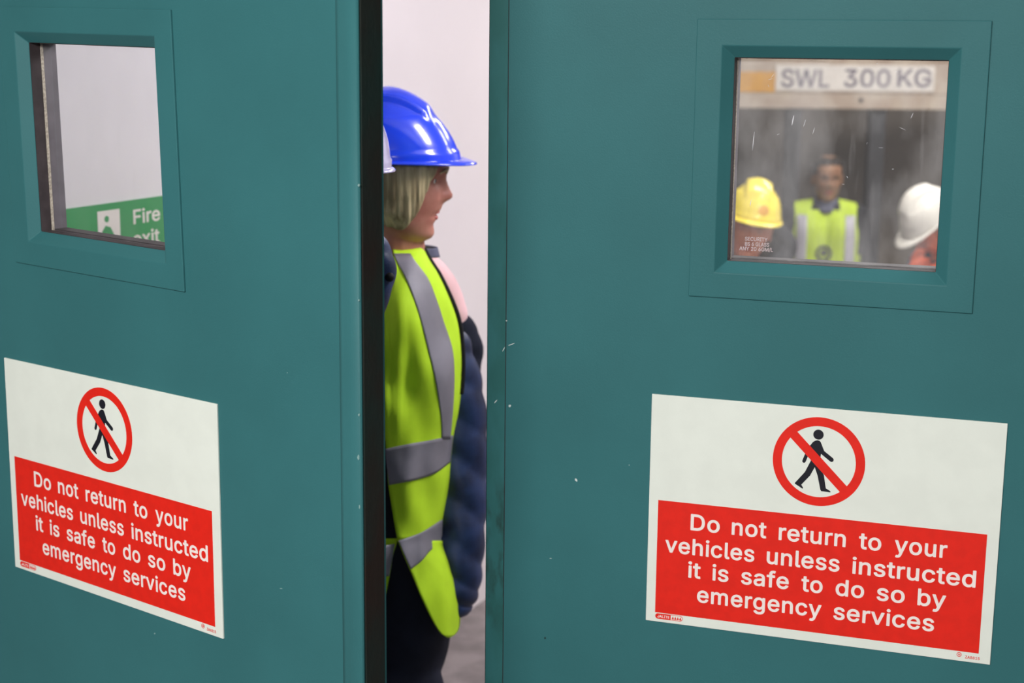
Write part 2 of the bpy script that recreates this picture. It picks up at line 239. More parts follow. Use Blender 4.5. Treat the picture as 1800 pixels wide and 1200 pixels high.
GLYPHS = {}
_G = """/|249|15,-91 7,-89 2,-84 0,-77 1,-66 163,534 168,544 178,547 230,548 240,546 245,544 248,538 248,523 86,-77 81,-87 71,-90;0|453|224,-22 185,-17 156,-8 145,-3 118,15 94,39 75,64 54,111 43,153 35,204 33,262 36,311 44,363 54,397 71,435 91,466 121,496 151,515 189,526 228,531 264,526 303,515 332,496 364,465 381,437 394,408 409,363 418,304 420,246 417,197 409,145 399,111 382,73 362,42 332,12 301,-6 265,-17|221,65 244,67 264,73 280,86 298,107 308,126 323,175 329,249 323,328 317,357 306,386 294,407 276,427 264,436 248,442 228,445 205,442 188,435 173,423 155,399 147,384 137,360 130,333 124,259 130,180 137,149 148,120 160,100 177,82 198,70;1|453|77,-15 66,-11 62,0 61,50 63,60 67,66 81,70 192,70 197,73 197,415 196,419 193,418 95,346 83,344 75,348 72,358 71,422 73,434 81,442 190,522 202,524 271,524 283,522 289,516 291,504 291,73 296,70 386,70 400,66 404,60 406,50 406,5 404,-7 398,-13 386,-15;2|453|65,-15 54,-11 50,0 49,43 52,56 237,254 271,292 297,333 303,353 305,368 304,390 300,401 295,411 281,426 255,440 223,445 196,441 184,436 171,428 161,418 147,394 141,359 135,350 122,347 71,347 61,349 55,353 52,362 53,388 60,420 71,444 89,472 112,494 137,509 164,521 194,527 225,531 256,527 283,522 312,510 337,494 358,473 373,454 385,429 393,400 396,374 394,350 390,327 373,286 331,228 290,183 187,73 190,72 384,72 394,70 402,64 404,52 404,5 402,-7 396,-13 384,-15;3|453|212,-22 186,-19 154,-13 133,-6 99,10 81,25 59,47 44,73 34,99 30,133 33,142 44,146 104,147 116,145 122,137 132,107 137,98 147,88 157,79 169,74 196,67 224,65 253,69 282,81 302,101 312,122 314,149 312,166 307,179 293,202 273,218 253,226 217,232 157,234 147,237 143,248 142,295 145,308 256,436 75,437 63,439 58,444 56,452 56,512 62,521 75,524 375,523 383,519 386,509 387,465 385,453 256,305 287,299 308,292 341,275 366,252 382,233 396,204 406,170 408,147 406,126 398,88 382,57 366,37 342,15 322,2 286,-12 253,-19;5|453|215,-22 190,-19 153,-10 129,0 109,13 93,27 72,50 57,78 48,109 46,126 47,137 53,143 65,145 117,145 127,143 135,135 142,113 149,99 170,79 186,71 201,67 218,65 241,66 264,75 277,83 290,95 301,113 308,128 311,144 313,162 310,188 301,212 288,231 276,243 264,250 239,260 215,262 185,258 158,249 137,234 129,231 71,238 60,240 56,244 53,257 82,512 88,521 101,524 369,523 378,517 381,504 380,452 378,444 373,439 361,437 169,437 164,433 153,331 188,344 230,349 279,342 298,335 319,324 339,311 358,292 381,262 395,231 404,191 405,152 402,130 396,100 381,67 361,40 344,23 321,5 291,-9 255,-18;6|453|222,-22 194,-18 166,-12 140,0 114,16 88,42 71,68 57,102 50,143 49,169 51,189 57,217 68,248 81,276 99,310 238,515 244,521 252,523 322,523 330,521 335,516 336,510 335,501 216,328 238,329 267,326 296,319 327,306 349,289 364,274 383,246 394,220 400,198 404,160 401,125 394,96 379,62 361,38 338,15 316,1 289,-11 259,-18|221,63 240,65 255,68 272,76 283,85 300,106 306,120 311,135 312,152 311,180 308,190 303,203 292,219 283,229 267,240 252,247 231,250 208,249 198,246 183,239 171,230 158,217 151,205 142,183 140,163 141,138 145,124 160,95 173,83 186,74 204,66;8|453|219,-22 191,-19 155,-12 130,-2 110,9 86,27 63,52 49,78 40,107 37,140 39,158 43,178 56,210 75,236 92,253 113,268 100,278 82,298 68,322 60,344 55,381 59,407 67,437 78,459 92,475 114,496 131,507 168,523 195,528 228,531 257,528 287,522 321,507 338,496 359,476 374,458 385,437 393,407 397,381 392,344 384,322 370,298 352,278 339,268 360,253 377,236 396,210 409,181 416,135 412,107 403,76 391,54 375,35 353,15 323,-2 294,-13 262,-19|216,64 250,66 280,75 303,91 311,100 319,117 322,139 321,153 310,180 301,192 289,201 274,210 260,216 249,219 221,220 196,217 178,210 151,192 141,177 133,159 130,138 133,117 141,100 149,91 174,74 198,67|218,305 230,305 255,308 277,319 295,339 303,359 304,372 303,392 295,413 279,430 262,438 245,444 230,445 207,444 181,435 172,429 163,420 153,402 149,392 148,379 149,359 154,346 162,332 174,320 187,313 198,308;A|480|17,-15 9,-13 4,-8 2,-1 3,8 187,515 194,522 206,524 271,524 283,522 290,513 475,11 477,2 476,-7 470,-13 458,-15 400,-15 390,-13 384,-10 379,0 335,124 332,126 150,127 144,124 101,0 96,-10 90,-13 80,-15|178,215 298,214 302,216 264,323 239,403;B|456|61,-15 49,-10 45,5 45,504 47,516 53,522 65,524 244,524 277,521 302,516 335,504 362,486 379,469 391,454 404,426 410,400 413,375 411,351 401,316 382,289 356,267 382,250 400,232 415,209 425,188 431,158 433,137 432,122 425,86 413,61 398,40 377,19 348,4 314,-7 287,-12 251,-15|141,73 145,72 246,72 277,75 304,81 322,94 332,105 337,117 340,140 336,165 326,181 314,194 297,205 284,211 248,216 143,215 140,211 140,77|141,301 145,300 238,300 268,304 292,315 302,324 310,333 320,356 321,371 319,384 312,406 302,419 290,427 265,434 240,437 142,436 140,432 140,305;C|510|263,-22 223,-17 178,-5 138,15 111,37 83,67 57,109 39,152 30,200 25,255 30,308 39,357 57,399 83,441 112,472 138,494 150,500 184,516 215,525 269,531 319,525 351,516 389,498 414,480 447,447 467,413 481,379 487,352 487,345 483,337 473,334 413,333 401,335 395,343 383,374 365,401 337,424 324,430 304,437 271,441 242,438 213,430 193,420 169,400 154,383 140,361 128,330 122,298 118,256 122,210 128,179 139,152 152,127 176,101 193,88 212,79 241,71 267,68 283,69 300,71 324,79 339,86 359,102 378,124 388,145 395,165 401,173 413,175 473,174 484,169 487,157 475,112 459,80 434,47 410,25 373,2 343,-10 297,-20;D|502|61,-15 49,-10 45,5 45,504 48,517 53,522 65,524 226,524 262,521 317,510 362,490 393,467 424,435 446,397 464,349 472,309 477,256 474,216 463,154 443,106 423,74 389,39 357,18 314,-1 270,-11 222,-15|141,73 217,72 250,75 282,82 307,93 333,111 350,130 365,156 377,189 383,231 383,279 377,317 366,355 353,378 334,398 309,416 285,427 254,434 222,437 145,437 141,434 140,77;E|419|61,-15 49,-10 45,5 45,504 48,517 53,522 65,524 367,524 380,521 384,517 386,509 387,457 385,445 377,439 367,437 145,437 141,434 140,306 141,302 145,301 358,300 366,296 369,286 370,234 366,219 360,216 350,214 142,213 140,209 140,77 141,73 145,72 370,72 380,70 388,64 390,52 390,5 387,-8 382,-13 370,-15;F|410|61,-15 49,-10 45,5 45,504 48,517 53,522 65,524 364,524 377,521 381,517 383,509 384,457 382,445 374,439 364,437 145,437 141,435 140,298 141,294 145,293 341,293 351,291 357,287 360,278 360,221 355,210 341,206 142,205 140,201 140,5 138,-5 134,-11 125,-14;G|520|265,-22 223,-17 177,-5 137,15 110,37 82,67 56,110 39,152 29,201 25,257 29,307 39,357 59,406 79,438 102,464 140,496 178,514 221,526 267,531 308,526 344,518 390,496 415,478 445,448 462,422 480,384 488,353 488,346 484,338 474,335 413,334 401,336 394,343 387,361 374,386 356,407 332,425 299,438 269,441 241,438 213,430 192,420 171,403 152,382 139,357 128,330 122,298 118,256 122,210 128,179 139,152 152,127 173,105 196,87 221,75 242,71 269,68 298,70 321,77 339,85 367,108 383,130 392,151 398,171 398,182 394,184 288,184 274,188 270,194 268,204 269,256 272,266 283,270 473,271 483,269 489,265 492,256 493,198 489,158 476,111 464,85 450,63 442,53 418,29 383,6 349,-9 310,-18;I|300|32,-15 21,-11 17,0 16,52 20,66 31,71 98,72 103,76 103,432 99,437 36,437 21,441 18,447 16,457 16,504 18,516 24,522 36,524 264,524 276,522 282,516 284,504 284,457 280,442 269,438 203,437 198,433 198,77 202,72 264,72 274,70 280,67 284,52 284,5 282,-7 276,-13 264,-15;J|396|182,-22 138,-16 102,-3 70,18 58,30 39,57 25,92 18,146 19,176 25,185 38,188 93,188 107,184 112,173 115,123 121,103 132,85 150,73 162,68 178,66 200,67 221,73 238,85 248,100 253,115 257,145 258,512 262,520 272,523 339,523 348,517 351,504 351,144 345,92 328,51 303,22 275,1 232,-16;K|467|61,-15 49,-10 45,5 45,504 49,518 55,522 65,524 120,524 132,522 138,516 140,504 140,291 141,288 184,336 355,520 369,524 443,524 457,520 462,510 459,499 263,287 460,11 463,2 460,-9 454,-13 444,-15 377,-15 367,-13 361,-9 199,218 196,220 141,160 140,5 137,-8 132,-13 120,-15;L|393|61,-15 49,-10 45,5 46,509 49,519 60,523 125,523 136,518 140,504 141,75 145,72 364,71 372,67 375,57 375,0 370,-11 356,-15;M|628|61,-15 49,-10 45,5 45,504 49,519 55,522 65,524 147,524 159,522 165,516 296,179 315,125 339,194 463,516 469,522 481,524 563,524 578,520 581,514 583,504 583,5 579,-10 573,-13 563,-15 509,-15 496,-12 490,-3 489,337 356,-6 350,-12 342,-14 291,-15 279,-13 272,-4 159,279 137,339 136,0 133,-10 122,-14;N|523|61,-15 49,-10 45,5 45,504 49,518 55,522 65,524 131,524 141,522 147,518 383,147 385,512 391,521 404,524 458,524 472,520 476,514 478,504 478,5 474,-9 468,-13 458,-15 392,-15 382,-13 376,-9 189,282 139,366 139,0 136,-10 125,-14;R|449|61,-15 49,-10 45,5 45,504 47,516 53,522 65,524 237,524 276,520 302,515 339,502 365,485 378,473 390,461 403,439 416,410 421,383 424,350 421,321 416,294 401,260 390,244 378,232 365,220 338,203 336,199 439,10 442,2 441,-7 435,-13 423,-15 358,-15 345,-12 335,3 239,181 233,183 145,183 141,182 140,178 140,5 138,-7 133,-12 125,-14|141,271 145,270 241,270 261,272 289,280 304,288 316,300 321,309 327,324 330,347 327,381 321,396 315,407 304,418 293,426 259,435 241,437 142,436 140,432 140,275;S|447|216,-24 185,-21 142,-12 122,-4 96,10 74,27 53,50 38,77 28,104 24,138 27,147 38,151 99,152 111,150 117,142 127,109 142,91 167,75 186,68 206,65 230,64 249,66 282,75 307,91 317,101 325,113 330,127 330,150 325,164 313,177 287,192 255,204 170,228 141,239 103,257 78,277 57,301 42,336 37,373 40,406 50,433 62,456 77,473 102,495 134,512 160,522 193,528 230,531 262,528 297,521 324,510 348,497 367,481 388,459 404,431 413,400 415,382 414,371 408,365 396,363 342,363 330,365 324,373 316,400 307,412 294,424 269,437 250,441 225,444 194,440 175,435 161,428 149,418 138,405 132,391 130,375 134,354 148,338 173,323 206,310 312,280 350,261 368,250 393,225 408,204 421,163 423,137 420,110 411,79 399,56 386,39 359,14 329,-2 299,-14 263,-21;T|449|194,-15 186,-13 182,-9 178,5 178,434 173,437 37,437 25,439 19,445 17,457 17,504 19,516 25,522 37,524 412,524 424,522 430,516 432,504 431,452 429,444 425,440 412,437 277,437 273,434 271,0 268,-10 257,-14;U|517|250,-23 218,-20 181,-12 148,2 121,18 88,50 73,71 58,102 49,138 45,173 45,504 47,516 53,522 65,524 124,523 132,521 137,516 139,504 139,177 144,144 154,122 163,107 175,95 191,83 214,73 231,68 267,67 286,68 304,73 322,81 340,92 349,101 363,119 375,151 378,177 378,504 380,516 386,522 398,524 452,524 464,522 470,516 472,504 472,172 468,138 459,102 445,71 426,47 400,21 374,4 337,-12 304,-19;W|686|156,-15 145,-11 139,1 3,499 2,510 5,519 11,522 21,524 77,524 89,522 95,514 193,137 293,514 299,522 311,524 375,524 389,520 393,514 398,500 492,137 590,514 596,522 608,524 665,524 680,520 684,511 683,499 546,1 541,-10 535,-13 525,-15 460,-15 448,-13 442,-5 343,359 243,-5 239,-11 230,-14;Y|472|204,-15 196,-13 192,-9 188,5 187,206 6,496 2,505 3,516 9,522 21,524 86,524 96,522 102,518 216,335 236,299 370,518 376,522 386,524 450,524 462,522 466,518 469,512 468,501 284,204 283,5 281,-7 276,-12 268,-14;Z|438|43,-15 32,-11 28,0 27,42 29,54 290,435 287,437 37,438 29,442 26,452 25,504 28,517 33,522 45,524 392,524 405,521 410,516 412,504 412,466 408,451 148,73 151,72 402,71 410,67 413,57 414,5 411,-8 406,-13 394,-15;a|389|155,-24 110,-17 88,-8 66,4 44,25 26,55 18,82 15,108 22,150 32,172 52,193 67,204 88,214 128,226 245,244 256,247 260,251 261,258 260,274 256,284 245,300 225,312 199,316 176,314 155,308 143,302 125,286 111,264 105,261 97,260 36,278 28,284 27,295 38,319 52,339 75,362 100,377 128,389 161,396 189,399 226,396 257,390 275,383 305,365 325,344 335,326 344,306 349,280 352,253 351,0 348,-10 337,-14 277,-14 269,-12 265,-8 261,12 247,1 217,-14 185,-21|163,60 189,62 205,65 221,72 239,86 252,103 258,119 261,139 260,165 151,149 134,142 116,130 109,119 107,106 109,91 113,82 122,73 131,68 144,63;b|424|220,-23 187,-18 166,-9 147,2 128,18 125,-7 121,-11 115,-14 53,-14 43,-11 39,-3 38,504 41,517 50,523 109,524 121,522 127,516 129,504 130,361 165,386 183,393 205,397 232,399 256,397 289,389 323,372 357,339 367,328 382,301 395,266 404,213 405,184 402,148 395,111 386,84 368,49 350,28 339,17 322,4 296,-9 262,-20|215,62 237,64 255,68 270,78 285,93 300,119 308,140 313,181 312,213 309,231 303,253 293,275 281,290 257,308 238,313 221,315 203,313 183,307 169,299 155,285 145,272 133,240 128,197 129,164 132,146 140,119 148,102 160,87 177,73 196,65;c|396|203,-23 164,-18 140,-11 121,-2 108,4 91,17 63,46 43,79 30,111 23,148 19,188 23,227 31,267 44,299 61,328 74,342 107,371 138,387 172,396 224,399 262,392 280,385 313,369 330,355 350,334 362,314 375,285 375,272 371,266 363,262 302,248 292,253 279,279 264,296 237,311 209,315 190,313 170,307 155,299 140,284 129,266 121,250 114,216 111,188 114,159 121,125 129,109 143,89 158,75 177,66 208,61 242,67 262,78 281,99 293,126 301,131 315,130 368,115 375,110 377,100 364,66 355,49 343,35 315,9 292,-4 263,-16 235,-21;d|424|189,-23 156,-19 131,-10 102,4 82,21 70,33 58,48 43,76 29,111 22,149 20,166 19,193 21,224 30,269 43,301 58,329 67,339 83,356 102,372 135,389 163,396 193,399 220,397 242,393 259,386 295,361 296,504 298,516 304,522 316,524 367,524 377,522 385,516 387,504 387,5 385,-5 381,-11 372,-14 310,-14 304,-11 300,-7 297,18 274,-1 245,-15 219,-21|199,62 221,64 239,69 255,78 269,91 281,112 291,139 297,187 291,241 285,259 276,276 264,291 241,307 222,313 206,315 187,313 169,309 154,299 139,285 129,269 121,253 114,219 111,190 117,140 132,103 151,81 166,70 179,65;e|404|207,-23 175,-19 139,-10 106,5 76,31 61,48 44,77 30,111 23,148 19,186 22,226 30,263 42,296 62,329 84,353 103,369 134,385 170,396 202,399 243,395 275,386 311,368 336,344 358,316 372,284 382,242 386,206 385,166 381,158 371,155 118,154 114,152 117,129 124,113 136,94 162,73 189,63 212,61 226,62 240,64 255,69 267,77 279,88 294,113 304,119 366,106 374,102 378,98 379,92 378,83 367,57 348,32 329,14 297,-5 270,-16 241,-21|115,237 286,236 290,237 290,240 283,264 269,287 257,299 238,310 205,315 187,313 169,308 155,301 142,290 123,263 115,243;f|254|82,-15 70,-10 66,5 66,309 61,312 6,313 -4,316 -7,322 -9,332 -8,382 -4,390 6,393 65,395 67,449 72,472 85,496 112,523 131,533 167,543 202,545 237,539 253,532 257,522 243,469 238,459 228,454 201,459 175,456 165,449 158,435 157,399 159,395 223,394 233,392 239,388 243,374 243,332 240,319 231,313 162,312 157,309 156,-3 152,-11 142,-14;g|425|201,-166 159,-161 139,-157 108,-145 89,-135 75,-123 48,-94 37,-73 38,-62 50,-53 93,-29 102,-27 112,-32 141,-63 156,-72 171,-78 209,-82 231,-80 250,-75 271,-64 286,-47 294,-29 296,-6 296,26 294,27 272,10 244,-3 219,-8 193,-10 163,-7 134,0 102,16 81,32 59,56 44,79 28,122 22,152 19,195 22,231 29,268 46,308 60,330 75,347 103,373 136,389 164,396 194,399 220,397 242,393 259,386 279,375 297,360 299,382 302,388 306,392 318,394 375,393 384,387 387,374 387,-12 384,-42 378,-69 363,-98 354,-108 342,-121 320,-137 297,-149 271,-158 240,-163|200,74 223,76 240,80 255,87 266,97 279,113 288,131 293,150 297,184 296,217 293,234 285,260 277,277 265,291 242,307 222,313 206,315 187,313 168,307 153,299 138,284 127,265 117,239 111,194 116,149 124,127 132,110 144,97 164,83 182,77;h|410|54,-15 42,-10 38,5 39,509 42,519 53,523 114,523 125,518 129,504 130,364 159,382 191,395 225,399 254,397 280,391 307,379 321,368 337,352 354,327 365,295 369,274 372,243 371,0 366,-11 352,-15 296,-14 288,-12 283,-7 281,5 281,235 278,262 271,282 261,294 249,304 233,311 206,314 182,310 159,298 141,279 132,258 129,232 129,5 127,-7 122,-12 114,-14;i|167|54,-15 46,-13 42,-9 38,5 39,379 42,389 53,393 114,393 125,388 129,374 128,0 125,-10 114,-14|80,428 57,435 38,451 30,465 26,485 34,510 45,523 61,533 86,539 111,531 130,516 138,501 141,482 135,459 121,442 111,435 102,431;l|189|133,-17 104,-13 85,-5 69,5 59,15 49,29 41,57 38,83 38,504 42,518 53,523 114,523 124,520 128,509 129,82 133,72 138,68 154,67 170,68 181,64 185,55 195,6 193,-5 183,-12 153,-17;m|610|54,-15 42,-10 38,5 38,374 40,384 44,390 58,394 115,393 121,390 125,386 128,364 150,381 182,396 216,401 241,398 268,391 279,386 295,373 319,346 345,371 375,388 393,395 415,399 443,401 460,399 480,395 503,385 523,373 541,355 554,334 564,312 569,285 572,257 572,5 570,-5 566,-11 552,-15 501,-15 489,-13 483,-7 481,5 481,253 479,274 472,290 462,302 446,311 424,315 400,313 381,307 363,290 352,266 350,250 350,5 348,-7 342,-13 330,-15 279,-15 264,-11 261,-5 259,5 259,260 258,275 251,290 234,307 219,313 197,315 177,312 154,299 138,281 131,258 129,242 129,5 127,-7 122,-12 114,-14;n|410|54,-15 42,-10 38,5 38,374 41,387 46,392 58,394 115,393 121,390 125,386 128,362 143,374 167,386 203,397 225,399 254,397 280,391 304,381 321,368 337,352 352,332 364,303 369,274 372,243 372,5 369,-8 365,-12 357,-14 301,-15 289,-13 283,-7 281,5 281,235 278,262 271,282 261,294 249,304 233,311 206,314 182,310 159,298 141,279 132,258 129,232 129,5 127,-7 122,-12 114,-14;o|415|203,-23 164,-18 140,-11 121,-2 108,4 91,17 63,46 43,79 30,111 23,148 19,188 23,227 30,265 43,297 63,330 86,354 105,370 136,386 172,396 211,399 243,396 279,386 311,370 330,354 352,330 372,297 385,265 393,227 396,183 393,148 385,111 371,77 354,48 339,31 308,4 277,-10 243,-19|203,61 227,63 245,69 261,78 273,90 284,103 294,125 300,147 304,180 300,228 291,257 284,272 264,295 245,307 226,313 208,315 190,313 170,307 154,298 140,284 129,266 121,250 114,216 111,188 114,159 121,125 129,109 139,93 154,78 168,69 184,64;r|259|54,-15 42,-10 38,5 38,374 40,386 45,391 53,393 112,393 120,391 124,387 128,367 142,378 157,386 185,397 221,400 250,397 256,391 258,379 258,327 254,312 244,308 208,311 187,308 172,304 155,294 147,286 139,277 132,261 129,240 129,5 127,-7 122,-12 114,-14;s|365|171,-23 141,-19 110,-12 87,-1 71,9 50,30 37,48 26,71 22,91 23,101 27,105 35,109 87,120 97,121 106,115 116,91 132,73 156,63 182,60 201,62 219,66 238,77 246,84 251,94 253,105 250,117 243,125 228,134 140,157 112,167 80,182 60,200 45,221 35,253 32,274 33,285 35,301 40,316 53,341 72,360 86,372 111,384 139,393 179,399 210,398 239,393 258,386 280,375 298,361 311,348 331,314 338,294 336,282 325,275 272,263 265,263 256,269 243,294 232,305 212,315 187,318 156,313 139,303 130,294 126,286 124,276 127,264 136,253 147,247 176,237 263,215 297,198 319,178 333,159 343,127 346,106 345,95 338,63 327,42 314,27 292,7 266,-7 242,-16 208,-22;t|227|164,-19 136,-15 105,-6 83,10 64,35 54,59 50,93 50,309 45,312 3,313 -5,317 -8,327 -9,374 -5,388 6,393 45,394 49,397 51,471 54,481 65,485 121,486 134,483 139,478 141,466 142,396 146,394 204,393 214,390 218,379 219,332 217,322 214,316 199,312 145,312 141,308 141,96 143,79 149,70 162,66 178,65 203,68 212,65 217,55 227,5 225,-6 215,-13 197,-17;u|410|177,-20 156,-17 131,-12 109,-2 91,9 66,35 56,53 46,77 40,107 38,129 38,374 40,386 46,392 58,394 114,393 122,391 127,386 129,374 129,142 132,116 140,97 149,84 161,75 177,68 204,65 228,69 239,73 254,84 270,106 279,128 281,147 281,374 283,386 289,392 301,394 352,394 364,392 370,386 372,374 372,5 370,-7 364,-13 352,-15 295,-14 289,-11 285,-7 282,18 266,5 236,-10 211,-17;v|389|164,-15 154,-11 148,-2 4,372 3,380 4,386 10,392 22,394 79,394 91,392 96,387 195,115 292,386 298,392 310,394 366,394 378,392 382,388 385,382 384,371 240,-6 234,-12 226,-14;x|379|22,-15 14,-13 9,-8 7,-1 8,8 136,195 18,368 15,380 18,389 24,392 34,394 95,394 109,390 115,384 191,265 223,319 273,390 287,394 347,394 362,390 366,380 363,368 245,196 244,191 369,11 372,-1 369,-10 363,-13 353,-15 292,-15 278,-11 263,8 189,123 170,90 100,-11 86,-15;y|389|79,-160 49,-155 39,-151 34,-146 33,-135 48,-81 52,-75 61,-72 94,-75 105,-73 114,-68 124,-58 131,-45 146,-5 146,1 4,371 3,380 4,386 10,392 22,394 79,394 91,392 96,387 195,115 292,386 298,392 310,394 366,394 378,392 382,388 385,382 384,371 208,-85 186,-119 161,-141 145,-149 130,-155 107,-159"""
for _e in _G.split(';'):
    _p = _e.split('|')
    GLYPHS[_p[0]] = (float(_p[1]), [[tuple(float(v) for v in q.split(',')) for q in l.split(' ')] for l in _p[2:]])


def _area(l):
    return sum(l[i][0] * l[(i + 1) % len(l)][1] - l[(i + 1) % len(l)][0] * l[i][1] for i in range(len(l))) / 2


def text_mesh(s, cap, width=None, space_word=1.0, space_char=1.0):
    """flat printed lettering in the x/z plane, cap high, stretched to width"""
    bm = bmesh.new()
    x = 0.0
    for ch in s:
        if ch == ' ':
            x += 210 * space_word
            continue
        adv, loops = GLYPHS[ch]
        solids = [l for l in loops if _area(l) < 0]
        holes = [l for l in loops if _area(l) >= 0]
        for k, so in enumerate(solids):
            es = []
            xs = [p[0] for p in so]
            ys = [p[1] for p in so]
            inner = [h for h in holes if min(xs) < h[0][0] < max(xs) and min(ys) < h[0][1] < max(ys)]
            for l in [so] + inner:
                vs = [bm.verts.new((x + p.x, -0.002 * (k + 1), p.y)) for p in map(Vector, l)]
                es += [bm.edges.new((vs[i], vs[(i + 1) % len(vs)])) for i in range(len(vs))]
            bmesh.ops.triangle_fill(bm, edges=es, use_beauty=True, normal=(0, -1, 0))
        x += adv * space_char
    xs = [v.co.x for v in bm.verts]
    x0, k = min(xs), cap / 539.0
    kx = width / (max(xs) - x0) if width else k
    for v in bm.verts:
        v.co = Vector(((v.co.x - x0) * kx, v.co.y * 0.01, (v.co.z + 15) * k))
    me = bpy.data.meshes.new('lettering')
    bm.to_mesh(me)
    bm.free()
    return me


def text(name, s, x, z, y, cap, m, parent, width=None, **k):
    me = text_mesh(s, cap, width, **k)
    o = link(name, me, m, parent)
    o.location = (x, y, z)
    return o


def disc_pts(cx, cz, r, n=64, a0=0.0, a1=2 * math.pi):
    return [(cx + r * math.cos(a0 + (a1 - a0) * i / n), cz + r * math.sin(a0 + (a1 - a0) * i / n)) for i in range(n)]


def annulus(bm, cx, cz, r0, r1, y0, y1, n=72):
    rows = []
    for r, y in ((r0, y1), (r0, y0), (r1, y0), (r1, y1)):
        rows.append([bm.verts.new((cx + r * math.cos(2 * math.pi * i / n), y, cz + r * math.sin(2 * math.pi * i / n))) for i in range(n)])
    for k in range(4):
        a, b = rows[k], rows[(k + 1) % 4]
        for i in range(n):
            bm.faces.new((a[i], a[(i + 1) % n], b[(i + 1) % n], b[i]))


def loft(bm, rings, cap=True, closed=True):
    vs = [[bm.verts.new(p) for p in r] for r in rings]
    n = len(vs[0])
    for a, b in zip(vs, vs[1:]):
        for i in range(n if closed else n - 1):
            bm.faces.new((a[i], a[(i + 1) % n], b[(i + 1) % n], b[i]))
    if cap and closed:
        bm.faces.new(vs[0])
        bm.faces.new(vs[-1])
    return vs


def capsule(bm, p0, r0, p1, r1, n=18, k=5):
    p0, p1 = Vector(p0), Vector(p1)
    d = p1 - p0
    L = d.length
    d = d / L if L > 1e-6 else Vector((0, 0, 1))
    u = d.orthogonal().normalized()
    v = d.cross(u)
    rings = []
    for i in range(1, k + 1):
        a = math.pi / 2 * (1 - i / k)
        rings.append((p0 - d * r0 * math.sin(a), r0 * math.cos(a)))
    for i in range(0, k):
        a = math.pi / 2 * i / k
        rings.append((p1 + d * r1 * math.sin(a), r1 * math.cos(a)))
    loft(bm, [[c + (u * math.cos(2 * math.pi * j / n) + v * math.sin(2 * math.pi * j / n)) * max(r, 1e-4) for j in range(n)] for c, r in rings])


def tube(bm, pts, radii, n=20, wob=None, k=10):
    """smooth tube through points (Catmull-Rom), rounded ends; wob(i,t,angle)->radius factor"""
    pts = [Vector(p) for p in pts]
    P_, R_ = [], []
    m = len(pts)
    for i in range(m - 1):
        a, b = pts[i], pts[i + 1]
        pa, nb = pts[max(i - 1, 0)], pts[min(i + 2, m - 1)]
        for j in range(k):
            t = j / k
            P_.append(0.5 * ((2 * a) + (b - pa) * t + (2 * pa - 5 * a + 4 * b - nb) * t * t + (3 * a - pa - 3 * b + nb) * t ** 3))
            s = t * t * (3 - 2 * t)
            R_.append(radii[i] * (1 - s) + radii[i + 1] * s)
    P_.append(pts[-1])
    R_.append(radii[-1])
    rings = []
    up = None
    N = len(P_)
    for i in range(N):
        d = (P_[min(i + 1, N - 1)] - P_[max(i - 1, 0)]).normalized()
        u = d.orthogonal().normalized() if up is None else (up - d * up.dot(d)).normalized()
        up = u
        v = d.cross(u)
        def ring(c, r, i=i):
            return [c + (u * math.cos(2 * math.pi * j / n) + v * math.sin(2 * math.pi * j / n)) * r * (wob(i / (N - 1), 2 * math.pi * j / n) if wob else 1) for j in range(n)]
        if i == 0:
            for q in (0.9, 0.6, 0.3):
                rings.append(ring(P_[0] - d * R_[0] * 0.7 * q, R_[0] * math.sqrt(1 - q * q)))
        rings.append(ring(P_[i], R_[i]))
        if i == N - 1:
            for q in (0.3, 0.6, 0.9):
                rings.append(ring(P_[i] + d * R_[i] * 0.7 * q, R_[i] * math.sqrt(1 - q * q)))
    loft(bm, rings)


def interp(tab, x):
    """smooth table lookup: tab = [(x, a, b..), ...] sorted by x"""
    if x <= tab[0][0]: return list(tab[0][1:])
    if x >= tab[-1][0]: return list(tab[-1][1:])
    for i in range(len(tab) - 1):
        x0, x1 = tab[i][0], tab[i + 1][0]
        if x0 <= x <= x1:
            t = (x - x0) / (x1 - x0)
            out = []
            for k in range(1, len(tab[0])):
                y0, y1 = tab[i][k], tab[i + 1][k]
                m0 = (y1 - tab[i - 1][k]) / (x1 - tab[i - 1][0]) if i > 0 else (y1 - y0) / (x1 - x0)
                m1 = (tab[i + 2][k] - y0) / (tab[i + 2][0] - x0) if i + 2 < len(tab) else (y1 - y0) / (x1 - x0)
                h = x1 - x0
                t2, t3 = t * t, t ** 3
                out.append((2 * t3 - 3 * t2 + 1) * y0 + (t3 - 2 * t2 + t) * h * m0 + (-2 * t3 + 3 * t2) * y1 + (t3 - t2) * h * m1)
            return out


# ------------------------------------------------------------------ materials
M = {}
M['teal'] = mat('teal_paint', (52, 106, 110), 0.5, 0.17, var=0.05, vscale=3.5, bump=0.05, bscale=420)
M['teal_dirty'] = mat('teal_paint_scuffed', (52, 107, 109), 0.5, 0.17, vscale=11, bump=0.05, bscale=420, rgb2=(46, 98, 97), stretch=(3, 1, 1))
M['seal'] = mat('black_door_seal', (24, 42, 39), 0.7, 0.2, vscale=9, rgb2=(38, 30, 26), bump=0.2, bscale=150, stretch=(1, 1, .5))
M['gasket'] = mat('black_gasket', (52, 44, 46), 0.6, 0.3, var=0.25, vscale=40)
M['tape'] = mat('beige_glazing_tape', (176, 164, 150), 0.7, 0.2, var=0.25, vscale=300)
M['bead'] = mat('grey_glazing_bead', (96, 88, 95), 0.5, 0.4, var=0.15, vscale=40)
M['sign_white'] = mat('sign_white', (224, 230, 222), 0.5, 0.35, var=0.02, vscale=20, bump=0.02, bscale=300)
M['sign_red'] = mat('sign_red', (222, 34, 20), 0.5, 0.3, var=0.04, vscale=60)
M['sign_black'] = mat('sign_black', (22, 24, 34), 0.5, 0.3, var=0.1)
